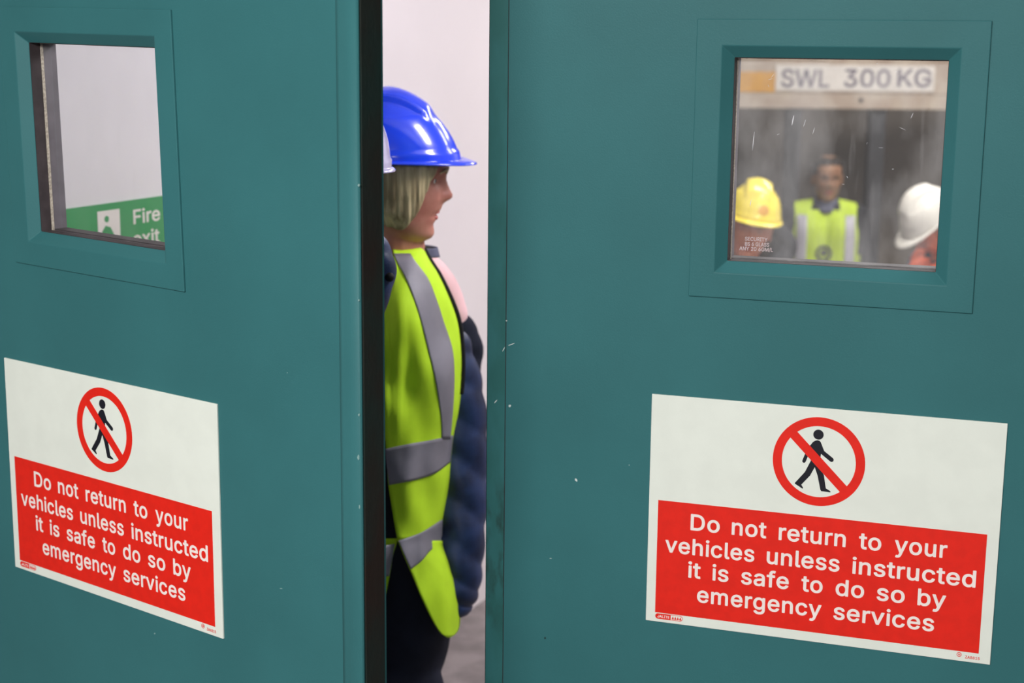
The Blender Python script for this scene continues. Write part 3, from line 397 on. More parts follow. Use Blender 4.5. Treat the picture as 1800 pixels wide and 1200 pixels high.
M['letter'] = mat('sign_lettering_white', (240, 228, 224), 0.55, 0.3, var=0.02)
M['wall'] = mat('wall_paint', (232, 223, 227), 0.75, 0.2, var=0.02, vscale=2.5, bump=0.05, bscale=120)
M['plaster'] = mat('plain_plaster', (205, 203, 198), 0.85, 0.2, var=0.04, vscale=2)
M['hall_wall'] = mat('dull_hall_plaster', (96, 98, 98), 0.85, 0.2, var=0.04, vscale=2)
M['ceiling'] = mat('ceiling_paint', (210, 208, 204), 0.9, 0.1, var=0.03)
M['floor'] = mat('concrete', (138, 129, 130), 0.8, 0.3, vscale=9, rgb2=(114, 106, 107), bump=0.4, bscale=90)
M['bay'] = mat('dark_bay_wall', (126, 116, 108), 0.7, 0.2, vscale=1.2, rgb2=(100, 94, 90), bump=0.1)
M['post'] = mat('dark_steel', (52, 52, 58), 0.5, 0.4, var=0.2, vscale=6)
M['green'] = mat('sign_green', (62, 152, 92), 0.5, 0.35, var=0.04)
M['amber'] = mat('amber_paint', (226, 166, 62), 0.45, 0.4, vscale=6, rgb2=(206, 150, 66))
M['cream_steel'] = mat('cream_steel', (196, 180, 166), 0.5, 0.4, vscale=7, rgb2=(176, 156, 142))
M['plate'] = mat('plate_white', (226, 218, 214), 0.5, 0.35, var=0.04)
M['plate_letter'] = mat('plate_lettering_grey', (112, 106, 122), 0.6, 0.2, vscale=30, rgb2=(142, 134, 144))
M['blue'] = mat('blue_plastic', (28, 66, 232), 0.22, 0.5, var=0.04, coat=0.5)
M['yellow'] = mat('yellow_plastic', (238, 214, 70), 0.25, 0.5, var=0.04, coat=0.4)
M['white_plastic'] = mat('white_plastic', (236, 230, 222), 0.3, 0.5, var=0.03, coat=0.3)
M['lilac'] = mat('pale_lilac_plastic', (186, 178, 214), 0.2, 0.6, var=0.05, coat=0.6)
M['hivis'] = mat('hi_vis_lime', (190, 230, 46), 0.7, 0.2, var=0.06, vscale=12, bump=0.15, bscale=500)
M['hivis2'] = mat('hi_vis_yellow', (178, 200, 66), 0.7, 0.2, var=0.06, vscale=12)
M['orange'] = mat('hi_vis_orange', (255, 104, 52), 0.7, 0.2, var=0.05)
M['reflect'] = mat('reflective_tape', (128, 124, 134), 0.45, 0.45, var=0.1, vscale=14, bump=0.1, bscale=800)
M['reflect_pale'] = mat('reflective_tape_pale', (176, 172, 182), 0.5, 0.4, var=0.06)
M['binding'] = mat('black_binding', (24, 24, 26), 0.7, 0.2, var=0.1)
M['navy'] = mat('navy_quilted_nylon', (38, 54, 94), 0.42, 0.4, vscale=20, rgb2=(26, 36, 66), bump=0.15, bscale=300)
M['dark_navy'] = mat('dark_navy_cloth', (26, 29, 44), 0.8, 0.2, var=0.15, vscale=20)
M['slate'] = mat('slate_cloth', (92, 92, 112), 0.8, 0.2, var=0.15, vscale=30)
M['pink'] = mat('pale_pink_cloth', (236, 192, 196), 0.8, 0.2, var=0.05, vscale=20)
M['black_cloth'] = mat('black_cloth', (40, 40, 46), 0.85, 0.2, var=0.2, vscale=12)
M['shoe'] = mat('black_leather', (28, 26, 26), 0.45, 0.4, var=0.1)
M['skin'] = mat('skin', (206, 148, 132), 0.5, 0.4, vscale=30, rgb2=(194, 130, 116), bump=0.05, bscale=600)
M['skin_shaded'] = mat('shaded_skin', (192, 130, 114), 0.5, 0.4, vscale=30, rgb2=(178, 112, 98), bump=0.05, bscale=600)  # skin tone darkened so the colour itself holds the face's shade
M['skin_red'] = mat('ruddy_skin', (214, 148, 122), 0.5, 0.4, vscale=20, rgb2=(202, 128, 106))
M['skin_deep'] = mat('tanned_skin', (150, 110, 82), 0.5, 0.4, vscale=20, rgb2=(132, 92, 70))
M['hair'] = mat('ash_blonde_hair', (214, 194, 152), 0.45, 0.4, vscale=70, rgb2=(156, 136, 102), stretch=(1.0, 1.0, 0.05), bump=0.5, bscale=160)
M['hair_dark'] = mat('dark_hair', (46, 38, 36), 0.5, 0.4, vscale=70, rgb2=(30, 26, 26), stretch=(1, 1, .1))
M['eye'] = mat('eye_white', (230, 226, 222), 0.2, 0.5)
M['iris'] = mat('eye_iris', (62, 70, 82), 0.2, 0.5)
M['lips'] = mat('lips', (176, 92, 88), 0.45, 0.4)
M['teeth'] = mat('teeth', (232, 224, 208), 0.3, 0.5)
M['chip2'] = mat('worn_paint', (128, 160, 158), 0.6, 0.3)
M['chip'] = mat('bare_primer', (196, 206, 204), 0.6, 0.3)
M['grey_box'] = mat('grey_enamel', (136, 142, 150), 0.5, 0.4, var=0.1)


def grime(m, z0, z1):
    """dark hand grime on the paint between two heights"""
    nt = m.node_tree
    b = nt.nodes['Principled BSDF']
    src = b.inputs['Base Color'].links[0].from_socket
    tc = nt.nodes.new('ShaderNodeTexCoord')
    sx = nt.nodes.new('ShaderNodeSeparateXYZ')
    nt.links.new(tc.outputs['Object'], sx.inputs[0])
    a = nt.nodes.new('ShaderNodeMapRange')
    a.interpolation_type = 'SMOOTHSTEP'
    a.inputs['From Min'].default_value, a.inputs['From Max'].default_value = z0 - .06, z0 + .04
    nt.links.new(sx.outputs['Z'], a.inputs['Value'])
    c = nt.nodes.new('ShaderNodeMapRange')
    c.interpolation_type = 'SMOOTHSTEP'
    c.inputs['From Min'].default_value, c.inputs['From Max'].default_value = z1 + .03, z1 - .04
    nt.links.new(sx.outputs['Z'], c.inputs['Value'])
    n = nt.nodes.new('ShaderNodeTexNoise')
    n.inputs['Scale'].default_value = 42
    n.inputs['Detail'].default_value = 5
    mp = nt.nodes.new('ShaderNodeMapping')
    mp.inputs['Scale'].default_value = (1.3, 1, .55)
    nt.links.new(tc.outputs['Object'], mp.inputs[0])
    nt.links.new(mp.outputs[0], n.inputs['Vector'])
    r = nt.nodes.new('ShaderNodeMapRange')
    r.inputs['From Min'].default_value, r.inputs['From Max'].default_value = .46, .68
    r.inputs['To Max'].default_value = .75
    nt.links.new(n.outputs['Fac'], r.inputs['Value'])
    p = r.outputs[0]
    for q in (a, c):
        mu = nt.nodes.new('ShaderNodeMath')
        mu.operation = 'MULTIPLY'
        nt.links.new(p, mu.inputs[0])
        nt.links.new(q.outputs[0], mu.inputs[1])
        p = mu.outputs[0]
    mx = nt.nodes.new('ShaderNodeMix')
    mx.data_type = 'RGBA'
    nt.links.new(p, mx.inputs[0])
    nt.links.new(src, mx.inputs[6])
    mx.inputs[7].default_value = lin((38, 56, 50))
    nt.links.new(mx.outputs[2], b.inputs['Base Color'])


grime(M['teal_dirty'], .86, 1.07)


def glass_mat(name, dust, scratch, tint=(0.97, 0.985, 0.98)):
    m = bpy.data.materials.new(name)
    m.use_nodes = True
    nt = m.node_tree
    nt.nodes.clear()
    out = nt.nodes.new('ShaderNodeOutputMaterial')
    tr = nt.nodes.new('ShaderNodeBsdfTransparent')
    tr.inputs[0].default_value = tint + (1,)
    gl = nt.nodes.new('ShaderNodeBsdfGlossy')
    gl.inputs['Roughness'].default_value = 0.02
    fr = nt.nodes.new('ShaderNodeFresnel')
    fr.inputs[0].default_value = 1.5
    mix = nt.nodes.new('ShaderNodeMixShader')
    ge = nt.nodes.new('ShaderNodeNewGeometry')
    front = nt.nodes.new('ShaderNodeMath')
    front.operation = 'SUBTRACT'
    front.inputs[0].default_value = 1.0
    nt.links.new(ge.outputs['Backfacing'], front.inputs[1])
    fm = nt.nodes.new('ShaderNodeMath')
    fm.operation = 'MULTIPLY'
    nt.links.new(fr.outputs[0], fm.inputs[0])
    nt.links.new(front.outputs[0], fm.inputs[1])
    nt.links.new(fm.outputs[0], mix.inputs[0])
    nt.links.new(tr.outputs[0], mix.inputs[1])
    nt.links.new(gl.outputs[0], mix.inputs[2])
    df = nt.nodes.new('ShaderNodeBsdfDiffuse')
    df.inputs[0].default_value = (0.75, 0.74, 0.76, 1)
    tc = nt.nodes.new('ShaderNodeTexCoord')
    # cloudy smears
    n1 = nt.nodes.new('ShaderNodeTexNoise')
    n1.inputs['Scale'].default_value = 9
    n1.inputs['Detail'].default_value = 5
    mp = nt.nodes.new('ShaderNodeMapping')
    mp.inputs['Scale'].default_value = (1.6, 1, 0.8)
    nt.links.new(tc.outputs['Object'], mp.inputs[0])
    nt.links.new(mp.outputs[0], n1.inputs['Vector'])
    r1 = nt.nodes.new('ShaderNodeMapRange')
    r1.inputs['From Min'].default_value = 0.42
    r1.inputs['From Max'].default_value = 0.75
    r1.inputs['To Min'].default_value = dust * 0.5
    r1.inputs['To Max'].default_value = dust * 2.2
    nt.links.new(n1.outputs['Fac'], r1.inputs['Value'])
    # fine vertical wipe marks
    n2 = nt.nodes.new('ShaderNodeTexNoise')
    n2.inputs['Scale'].default_value = 60
    n2.inputs['Detail'].default_value = 2
    mp2 = nt.nodes.new('ShaderNodeMapping')
    mp2.inputs['Scale'].default_value = (1, 1, 0.09)
    mp2.inputs['Rotation'].default_value = (0, 0.12, 0)
    nt.links.new(tc.outputs['Object'], mp2.inputs[0])
    nt.links.new(mp2.outputs[0], n2.inputs['Vector'])
    r2 = nt.nodes.new('ShaderNodeMapRange')
    r2.inputs['From Min'].default_value = 0.62
    r2.inputs['From Max'].default_value = 0.78
    r2.inputs['To Max'].default_value = scratch
    nt.links.new(n2.outputs['Fac'], r2.inputs['Value'])
    ad = nt.nodes.new('ShaderNodeMath')
    ad.operation = 'ADD'
    ad.use_clamp = True
    nt.links.new(r1.outputs[0], ad.inputs[0])
    nt.links.new(r2.outputs[0], ad.inputs[1])
    mx2 = nt.nodes.new('ShaderNodeMixShader')
    fm2 = nt.nodes.new('ShaderNodeMath')
    fm2.operation = 'MULTIPLY'
    nt.links.new(ad.outputs[0], fm2.inputs[0])
    nt.links.new(front.outputs[0], fm2.inputs[1])
    nt.links.new(fm2.outputs[0], mx2.inputs[0])
    nt.links.new(mix.outputs[0], mx2.inputs[1])
    nt.links.new(df.outputs[0], mx2.inputs[2])
    nt.links.new(mx2.outputs[0], out.inputs[0])
    return m


M['glass_clear'] = glass_mat('clear_glass', 0.03, 0.03)
M['glass_dusty'] = glass_mat('scratched_dusty_glass', 0.15, 0.10)
M['stamp'] = mat('etched_mark', (196, 180, 182), 0.7, 0.2)
M['scratch'] = mat('white_scratch', (222, 222, 228), 0.6, 0.3)

# ------------------------------------------------------------------ setting
DR = dict(org=(0.2076, 2.2305), ang=-0.3231)
DL = dict(org=(-0.8128, 2.4399), ang=-0.6495)
Z0 = EYE


def st(name, bm, m, label, cat):
    o = obj(name, bm, m)
    return tag(o, label, cat, kind='structure')


HL = Vector((DL['org'][0] - 0.25 * math.cos(DL['ang']), DL['org'][1] - 0.25 * math.sin(DL['ang']), 0))
HR = Vector((DR['org'][0] + 0.775 * math.cos(DR['ang']), DR['org'][1] + 0.775 * math.sin(DR['ang']), 0))
OD = (HR - HL).normalized()
ON = Vector((-OD.y, OD.x, 0))

bm = bmesh.new()
prism(bm, [P(-9, -5.5), P(-9, 5.5), P(1.0, 5.5), P(1.0, -5.5)], -0.6, 0.0)
st('floor', bm, M['floor'], 'bare grey concrete floor under the doors and the passage', 'floor')
bm = bmesh.new()
prism(bm, [P(1.0, -5.5), P(1.0, 5.5), P(7.5, 5.5), P(7.5, -5.5)], -0.75, -0.6)
st('floor_bay', bm, M['floor'], 'lower concrete floor of the dark bay beyond the passage', 'floor')
bm = bmesh.new()
prism(bm, [P(-9, -5.5), P(-9, 5.5), P(7.5, 5.5), P(7.5, -5.5)], 2.8, 2.9)
st('ceiling', bm, M['ceiling'], 'plain pale ceiling above hall and passage', 'ceiling')
bm = bmesh.new()
prism(bm, [P(-1.95, 0), P(1.2, 0), P(1.2, -0.15), P(-1.95, -0.15)], 0, 2.8)
st('wall_left', bm, M['wall'], 'pale pinkish white passage wall seen through the gap behind the blue helmet', 'wall')
bm = bmesh.new()
prism(bm, [P(-1.45, 2.15), P(7.4, 2.15), P(7.4, 2.3), P(-1.45, 2.3)], -0.6, 2.8)
st('wall_right', bm, M['plaster'], 'plain passage wall on the hinge side of the right door', 'wall')
bm = bmesh.new()
prism(bm, [P(6.6, -2), P(6.6, 2.15), P(6.75, 2.15), P(6.75, -2)], -0.6, 2.8)
st('wall_back', bm, M['bay'], 'dark brown grey end wall of the bay behind the hoist beam', 'wall')
bm = bmesh.new()
prism(bm, [P(1.2, -2), P(6.6, -2), P(6.6, -2.15), P(1.2, -2.15)], -0.6, 2.8)
st('wall_bay', bm, M['bay'], 'dark side wall of the bay beyond the passage', 'wall')
bm = bmesh.new()
prism(bm, [P(1.05, -0.15), P(1.2, -0.15), P(1.2, -2.15), P(1.05, -2.15)], -0.6, 2.8)
st('wall_return', bm, M['bay'], 'dark return wall round the end of the passage wall', 'wall')
# wall that holds the double doors
bm = bmesh.new()
for a, b, z0, z1 in ((-2.6, -0.07, 0, 2.8), (0, None, 2.19, 2.8), (None, 2.4, 0, 2.8)):
    wdt = (HR - HL).length
    a = -0.07 if a == 0 else (wdt + 0.07 if a is None else a)
    b = wdt + 0.07 if b is None else (wdt + 0.07 + b if b == 2.4 else b)
    p = [HL + OD * a, HL + OD * b, HL + OD * b + ON * 0.14, HL + OD * a + ON * 0.14]
    prism(bm, p, z0, z1)
st('wall_front', bm, M['plaster'], 'plain wall around the double doors', 'wall')
bm = bmesh.new()
wdt = (HR - HL).length
for a, b, z0, z1 in ((-0.07, -0.012, 0, 2.19), (wdt + 0.012, wdt + 0.07, 0, 2.19), (-0.012, wdt + 0.012, 2.125, 2.19)):
    prism(bm, [HL + OD * a - ON * 0.01, HL + OD * b - ON * 0.01, HL + OD * b + ON * 0.15, HL + OD * a + ON * 0.15], z0, z1)
st('trim_1', bm, M['teal'], 'teal painted steel frame round the double doorway', 'door frame')
for nm, p in (('wall_hall_left', [(-3.2, -3.6), (-3.2, 3.6), (-3.35, 3.6), (-3.35, -3.6)]),
              ('wall_hall_right', [(3.2, -3.6), (3.2, 1.6), (3.35, 1.6), (3.35, -3.6)]),
              ('wall_hall_back', [(-3.2, -3.6), (3.2, -3.6), (3.2, -3.75), (-3.2, -3.75)])):
    bm = bmesh.new()
    prism(bm, p, 0, 2.8)
    st(nm, bm, M['hall_wall'], 'plain hall wall on the near side of the doors, ' + nm.split('_')[-1] + ' side', 'wall')


# ------------------------------------------------------------------ doors
def make_door(name, D, x0, x1, lip_side, label, fr, glass, hinge):
    """leaf in its own frame: x along the leaf, y into the leaf, z up"""
    T = 0.047
    fx0, fx1, fz0, fz1 = fr
    bw = 0.0527
    hx0, hx1, hz0, hz1 = fx0 + bw, fx1 - bw, fz0 + bw, fz1 - bw
    z0, z1 = 0.008, 2.11
    bm = bmesh.new()
    g = 0.030
    ring_rect(bm, [(hx0 - g, hx1 + g, hz0 - g, hz1 + g, 0), (x0, x1, z0, z1, 0), (x0, x1, z0, z1, T),
                   (hx0 - g, hx1 + g, hz0 - g, hz1 + g, T), (hx0 - g, hx1 + g, hz0 - g, hz1 + g, 0)])
    bmesh.ops.remove_doubles(bm, verts=bm.verts, dist=1e-5)
    leaf = obj(name, bm, M['teal'])
    bevel(leaf, 0.0025, 3)
    leaf.location = (D['org'][0], D['org'][1], 0)
    leaf.rotation_euler = (0, 0, D['ang'])
    tag(leaf, label, 'door', kind='structure')
    # vision panel surround, front and back
    for side, nm in ((0, 'vision_frame'), (1, 'rear_vision_frame')):
        yy = (lambda y: y) if side == 0 else (lambda y: T + .0125 - y)
        bm = bmesh.new()
        ring_rect(bm, [(fx0, fx1, fz0, fz1, 0.0 if side == 0 else T), (fx0, fx1, fz0, fz1, yy(-0.0035)),
                       (hx0 - .0165, hx1 + .0165, hz0 - .0165, hz1 + .0165, yy(-0.0035)),
                       (hx0, hx1, hz0, hz1, yy(0.0105)), (hx0 - .003, hx1 + .003, hz0 - .003, hz1 + .003, yy(0.012))])
        o = obj(nm, bm, M['teal'], leaf)
        bevel(o, 0.0011, 2)
    for nm, ya, yb, mm, ins in (('gasket', 0.0108, 0.0295, 'gasket', 0.0), ('glazing_tape', 0.0295, 0.0340, 'tape', 0.001), ('glazing_bead', 0.0340, 0.0582, 'bead', 0.0)):
        bm = bmesh.new()
        a, b = (hx0 + ins, hx1 - ins, hz0 - (0.003 if ins else 0), hz1 - ins), (hx0 - .0035, hx1 + .0035, hz0 - .0035, hz1 + .0035)
        ring_rect(bm, [a + (ya,), a + (yb,), b + (yb,), b + (ya,), a + (ya,)])
        bmesh.ops.remove_doubles(bm, verts=bm.verts, dist=1e-6)
        obj(nm, bm, M[mm], leaf)
    bm = bmesh.new()
    box(bm, hx0, hx1, 0.0342, 0.0582, hz0 - .001, hz0 + .0014)
    obj('bottom_bead', bm, M['gasket'], leaf)
    bm = bmesh.new()
    box(bm, hx0 + .0005, hx1 - .0005, 0.029, 0.034, hz0 + .0005, hz1 - .0005)
    obj('glass_pane', bm, glass, leaf)
    # folded lip down the meeting edge
    bm = bmesh.new()
    if lip_side < 0:
        box(bm, x0 - 0.0002, x0 + 0.0285, -0.0016, 0.001, z0, z1)
        o = obj('meeting_lip', bm, M['teal_dirty'], leaf)
        bevel(o, 0.0007, 2)
        bm = bmesh.new()
        box(bm, x0 + .0284, x0 + .0293, -.0003, .001, z0, z1)
        obj('seam', bm, M['gasket'], leaf)
    else:
        a = x1 - 0.026
        prof = [(a - .012, 0.0), (a - 0.006, -0.0002), (a, -0.0012), (a + .008, -0.0022), (a + .024, -0.0022), (x1 - .001, -0.0012), (x1 + .0003, 0.0005), (x1 + .0003, .003), (a - .012, .003)]
        vs0 = [bm.verts.new((p[0], p[1], z0)) for p in prof]
        vs1 = [bm.verts.new((p[0], p[1], z1)) for p in prof]
        n = len(prof)
        for i in range(n):
            bm.faces.new((vs0[i], vs0[(i + 1) % n], vs1[(i + 1) % n], vs1[i]))
        bm.faces.new(vs0)
        bm.faces.new(vs1)
        obj('meeting_lip', bm, M['teal'], leaf, True)
    xe = x0 if lip_side < 0 else x1
    bm = bmesh.new()
    box(bm, min(xe, xe + .0025 * lip_side), max(xe, xe + .0025 * lip_side), 0.0035, T - 0.007, z0 + .01, z1 - .01)
    obj('edge_seal', bm, M['seal'], leaf)
    # hinges on the far stile
    for hz in (0.25, 1.05, 1.85):
        bm = bmesh.new()
        capsule(bm, (hinge, -0.008, hz - .05), 0.008, (hinge, -0.008, hz + .05), 0.008, 12, 3)
        obj('hinge', bm, M['bead'], leaf, True)
    return leaf, (hx0, hx1, hz0, hz1)


FZR, FZL = 0.0236, 0.0316
fr_R = (0.0496, 0.0496 + .3939, Z0 + FZR - .3913, Z0 + FZR)
fr_L = (0.0483, 0.0483 + .3939, Z0 + FZL - .3913, Z0 + FZL)
door_R, hole_R = make_door('door_2', DR, -0.2574, 0.765, -1,
                           'right teal steel door leaf with scratched square window showing two helmeted heads', fr_R, M['glass_dusty'], 0.772)
door_L, hole_L = make_door('door_1', DL, -0.245, 0.7748, 1,
                           'left teal steel door leaf swung towards the viewer, window showing the green exit sign', fr_L, M['glass_clear'], -0.25)


# the left cut-out sits slightly out of square in its leaf
for o in door_L.children:
    if o.name.split('.')[0] in ('vision_frame', 'rear_vision_frame', 'gasket', 'glazing_tape', 'glazing_bead', 'bottom_bead', 'glass_pane'):
        for v in o.data.vertices:
            zr, ur = (v.co.z - fr_L[2]) / .3913, (v.co.x - fr_L[0]) / .3939
            v.co.x += -.0030 - .0105 * zr
            v.co.z += .0018 - .0050 * ur


# paint chips and scuffs on the leaves
def mark(D, leaf, px, py, ln, wd, ang, m='chip', y=-0.0002, nm='paint_chip'):
    u, z = on_plane(px, py, D['org'], D['ang'])
    bm = bmesh.new()
    n = 7
    pts = []
    for i in range(n):
        t = i / (n - 1) * 2 - 1
        pts.append((t * ln / 2, wd / 2 * (1 - t * t) + wd * 0.15 * random.uniform(-1, 1)))
    for i in range(n):
        t = 1 - i / (n - 1) * 2
        pts.append((t * ln / 2 * 0.98, -wd / 2 * (1 - t * t) - wd * .1 + wd * 0.15 * random.uniform(-1, 1)))
    c, s = math.cos(ang), math.sin(ang)
    plate(bm, [(u + p[0] * c - p[1] * s, z + p[0] * s + p[1] * c) for p in pts], y, y + 0.0004)
    return obj(nm, bm, M[m], leaf)


for a in ((1013, 843, .006, .003, -.9), (1106, 817, .0012, .0011, 0), (886, 613, .009, .0012, 1.1), (899, 605, .011, .0012, .4),
          (872, 705, .008, .0015, .9), (896, 713, .005, .003, .8), (968, 981, .004, .0006, .1), (891, 563, .0025, .002, 0)):
    mark(DR, door_R, *a, y=-0.0019 if a[0] < 893 else -.0002)
for a in ((633, 325, .004, .003, .3), (633, 728, .004, .003, 1.2), (632, 803, .008, .003, 1.5), (634, 890, .006, .002, 1.5),
          (633, 527, .003, .002, 0), (494, 1034, .006, .0008, .2), (272, 1113, .004, .002, .5), (505, 655, .002, .001, 0)):
    mark(DL, door_L, *a, m='chip2', y=-0.0026 if a[0] > 600 else -.0002)
mark(DR, door_R, 958, 1121, .004, .0025, 1.2, 'seal', nm='paint_dent')

# scratches and the etched stamp on the right pane
gy = 0.0287
for px, py, ln, wd, an in ((1352, 134, .007, .0007, 1.0), (1348, 140, .008, .0007, .3), (1345, 152, .005, .0006, -1.1), (1362, 238, .005, .0006, .4),
                           (1545, 262, .008, .0005, .0), (1583, 228, .011, .0005, -.4), (1520, 254, .004, .0005, 1.2), (1485, 314, .004, .0009, -1),
                           (1478, 327, .004, .0006, 0), (1600, 205, .009, .001, 1.2), (1425, 232, .011, .001, 1.3), (1313, 360, .011, .0012, 1.45),
                           (1409, 218, .012, .001, 1.3), (1388, 213, .016, .002, 1.4), (1566, 300, .003, .001, 0), (1538, 112, .002, .0016, 0),
                           (1464, 122, .002, .0014, 0), (1506, 120, .002, .0014, 0), (1572, 127, .002, .0012, 0), (1318, 250, .03, .0012, 1.5)):
    mark(DR, door_R, px, py, ln * .9, wd * .6, an, 'scratch', gy, 'glass_scratch')
for s, px, py, wpx in (('SECURITY', 1303, 427, 40), ('BS 6 GLASS', 1303, 436, 43), ('ANY 20 6GM/L', 1293, 444, 60)):
    u, z = on_plane(px, py, DR['org'], DR['ang'])
    u2, _ = on_plane(px + wpx, py + 3, DR['org'], DR['ang'])
    text('etched_stamp', s, u, z, gy, 0.0056, M['stamp'], door_R, u2 - u)


# ------------------------------------------------------------------ signs
def make_sign(D, dz, label, order):
    SW, SH = 0.5, 0.3514
    root = empty('prohibition_sign', (D['org'][0], D['org'][1], 0), D['ang'])
    zt = Z0 - 0.517 + dz
    root.location = Vector((D['org'][0], D['org'][1], zt - SH))
    tag(root, label, 'sign', 'red and white no return signs on the doors')
    zc = SH
    bm = bmesh.new()
    box(bm, 0, SW, -0.003, 0.0, 0, SH)
    b = obj('board', bm, M['sign_white'], root)
    bevel(b, 0.0006, 2)
    bm = bmesh.new()
    box(bm, 0.0142, SW - 0.0163, -0.0033, -0.0028, 0.0148, SH - 0.1606)
    obj('red_panel', bm, M['sign_red'], root)
    # ring and slash
    cx, cz, R = 0.2467, SH - 0.0789, 0.0655
    bm = bmesh.new()
    annulus(bm, cx, cz, R * 0.80, R, -0.0034, -0.0028)
    obj('prohibition_ring', bm, M['sign_red'], root)
    bm = bmesh.new()
    hw, L = 0.0066, R * 0.84
    c45 = math.sqrt(.5)
    q = [(-L, -hw), (L, -hw), (L, hw), (-L, hw)]
    plate(bm, [(cx + (p[0] + p[1]) * c45, cz + (-p[0] + p[1]) * c45) for p in q], -0.0036, -0.0028)
    obj('prohibition_slash', bm, M['sign_red'], root)
    # walking figure, traced in the ring's own units
    bm = bmesh.new()
    def pg(pts, y=-0.0033):
        pr = []
        for x, yv in pts:
            dx = x - 668
            pr.append((cx + dx / 552 * R, cz - (yv - 600 - 0.085 * dx) / 520 * R))
        plate(bm, pr, y, -0.0028)
    plate(bm, disc_pts(cx - .002 / .0653 * R, cz + 0.609 * R, 0.112 * R, 28), -0.0033, -0.0028)
    pg([(556, 412), (590, 368), (618, 352), (642, 347), (668, 354), (684, 372), (704, 418), (729, 474), (836, 556), (847, 574), (842, 594), (822, 602), (804, 594), (692, 506),
        (687, 556), (700, 640), (728, 740), (738, 752), (770, 912), (826, 945), (828, 957), (822, 959), (716, 945), (706, 930), (664, 762), (626, 664),
        (574, 764), (474, 872), (498, 908), (496, 917), (489, 918), (398, 862), (396, 852), (510, 722), (575, 588), (576, 520), (566, 470)])
    pg([(556, 412), (566, 470), (540, 530), (514, 600), (502, 613), (484, 611), (473, 598), (474, 584), (505, 500), (530, 455)], -0.00325)
    obj('walking_figure', bm, M['sign_black'], root)
    for base, words in ((.2017, (('Do', 0.0642, 0.1079), ('not', 0.1257, 0.1767), ('return', 0.1947, 0.2909), ('to', 0.3093, 0.3409), ('your', 0.3595, 0.4317))),
                        (.2400, (('vehicles', 0.027, 0.1607), ('unless', 0.1788, 0.284), ('instructed', 0.3019, 0.4729))),
                        (.2757, (('it', 0.0628, 0.0818), ('is', 0.0993, 0.1237), ('safe', 0.1424, 0.2125), ('to', 0.2307, 0.2615), ('do', 0.2801, 0.3207), ('so', 0.3385, 0.3777), ('by', 0.3955, 0.4343))),
                        (.3125, (('emergency', 0.0775, 0.2613), ('services', 0.2789, 0.4206)))):
        for s, xa, xb in words:
            text('lettering', s, xa, zc - base, -0.0034, 0.0252, M['letter'], root, xb - xa, space_char=1.05)
    # maker's lozenge and code along the bottom edge
    bm = bmesh.new()
    lz, r = 0.0092, 0.0043
    loz = [(0.0190 + r * math.cos(a), lz + r * math.sin(a)) for a in [math.pi / 2 + math.pi * i / 10 for i in range(11)]]
    plate(bm, loz + [(0.0385, lz - r), (0.0385, lz + r)], -0.0033, -0.0028)
    for a, b in ((lz + r - .0006, lz + r), (lz - r, lz - r + .0006)):
        box(bm, 0.0385, 0.0525, -0.0033, -0.0028, a, b)
    arc = [-math.pi / 2 + math.pi * i / 10 for i in range(11)]
    plate(bm, [(0.0525 + r * math.cos(a), lz + r * math.sin(a)) for a in arc] + [(0.0525 + (r - .0007) * math.cos(a), lz + (r - .0007) * math.sin(a)) for a in reversed(arc)], -0.0033, -0.0028)
    for i in range(4):
        xx = 0.0400 + i * 0.0038
        plate(bm, [(xx, lz - .0026), (xx + .0036, lz - .0026), (xx + .0018, lz + .0026)], -0.0033, -0.0028)
    obj('maker_badge', bm, M['sign_red'], root)
    text('badge_lettering', 'JALITE', 0.0182, lz - 0.0021, -0.0035, 0.0042, M['letter'], root, 0.0185)
    text('code_lettering', 'ZA8815', 0.4655, lz - 0.0040, -0.0033, 0.0042, M['sign_red'], root, 0.0200)
    bm = bmesh.new()
    annulus(bm, 0.4573, lz + .0005, 0.0026, 0.0034, -0.0033, -0.0028, 24)
    for dx in (-.0012, .0004):
        box(bm, 0.4573 + dx, 0.4573 + dx + .0010, -0.0033, -0.0028, lz - .0008, lz + .0018)
    obj('approval_mark', bm, M['sign_red'], root)
    return root


make_sign(DR, 0.0, 'white and red no pedestrians sign on the right door below the scratched window', 0)
make_sign(DL, 0.0003, 'white and red no pedestrians sign on the left door that swings towards the viewer', 1)

# fire exit sign on the passage wall
WANG = math.atan2(AD.y, AD.x)


def onwall(px, py):
    return on_plane(px, py, (AO.x, AO.y), WANG)


(u0, zt0), (u1, zt1) = onwall(115, 368), onwall(285, 343)
ztop = (zt0 + zt1) / 2
capz = 0.030
ex0, ex1 = onwall(95, 371)[0] - 0.02, u1 + 0.035
ex = empty('fire_exit_sign', (AO.x, AO.y, ztop - 0.15), WANG)
tag(ex, 'green fire exit sign on the pale wall seen through the left door window', 'sign')
ex.location += AD * ex0
LW = ex1 - ex0
bm = bmesh.new()
box(bm, 0, LW, -0.004, 0, 0, 0.15)
obj('board', bm, M['green'], ex)


def exy(px, py):
    u, z = onwall(px, py)
    return u - ex0, z - (ztop - 0.15)


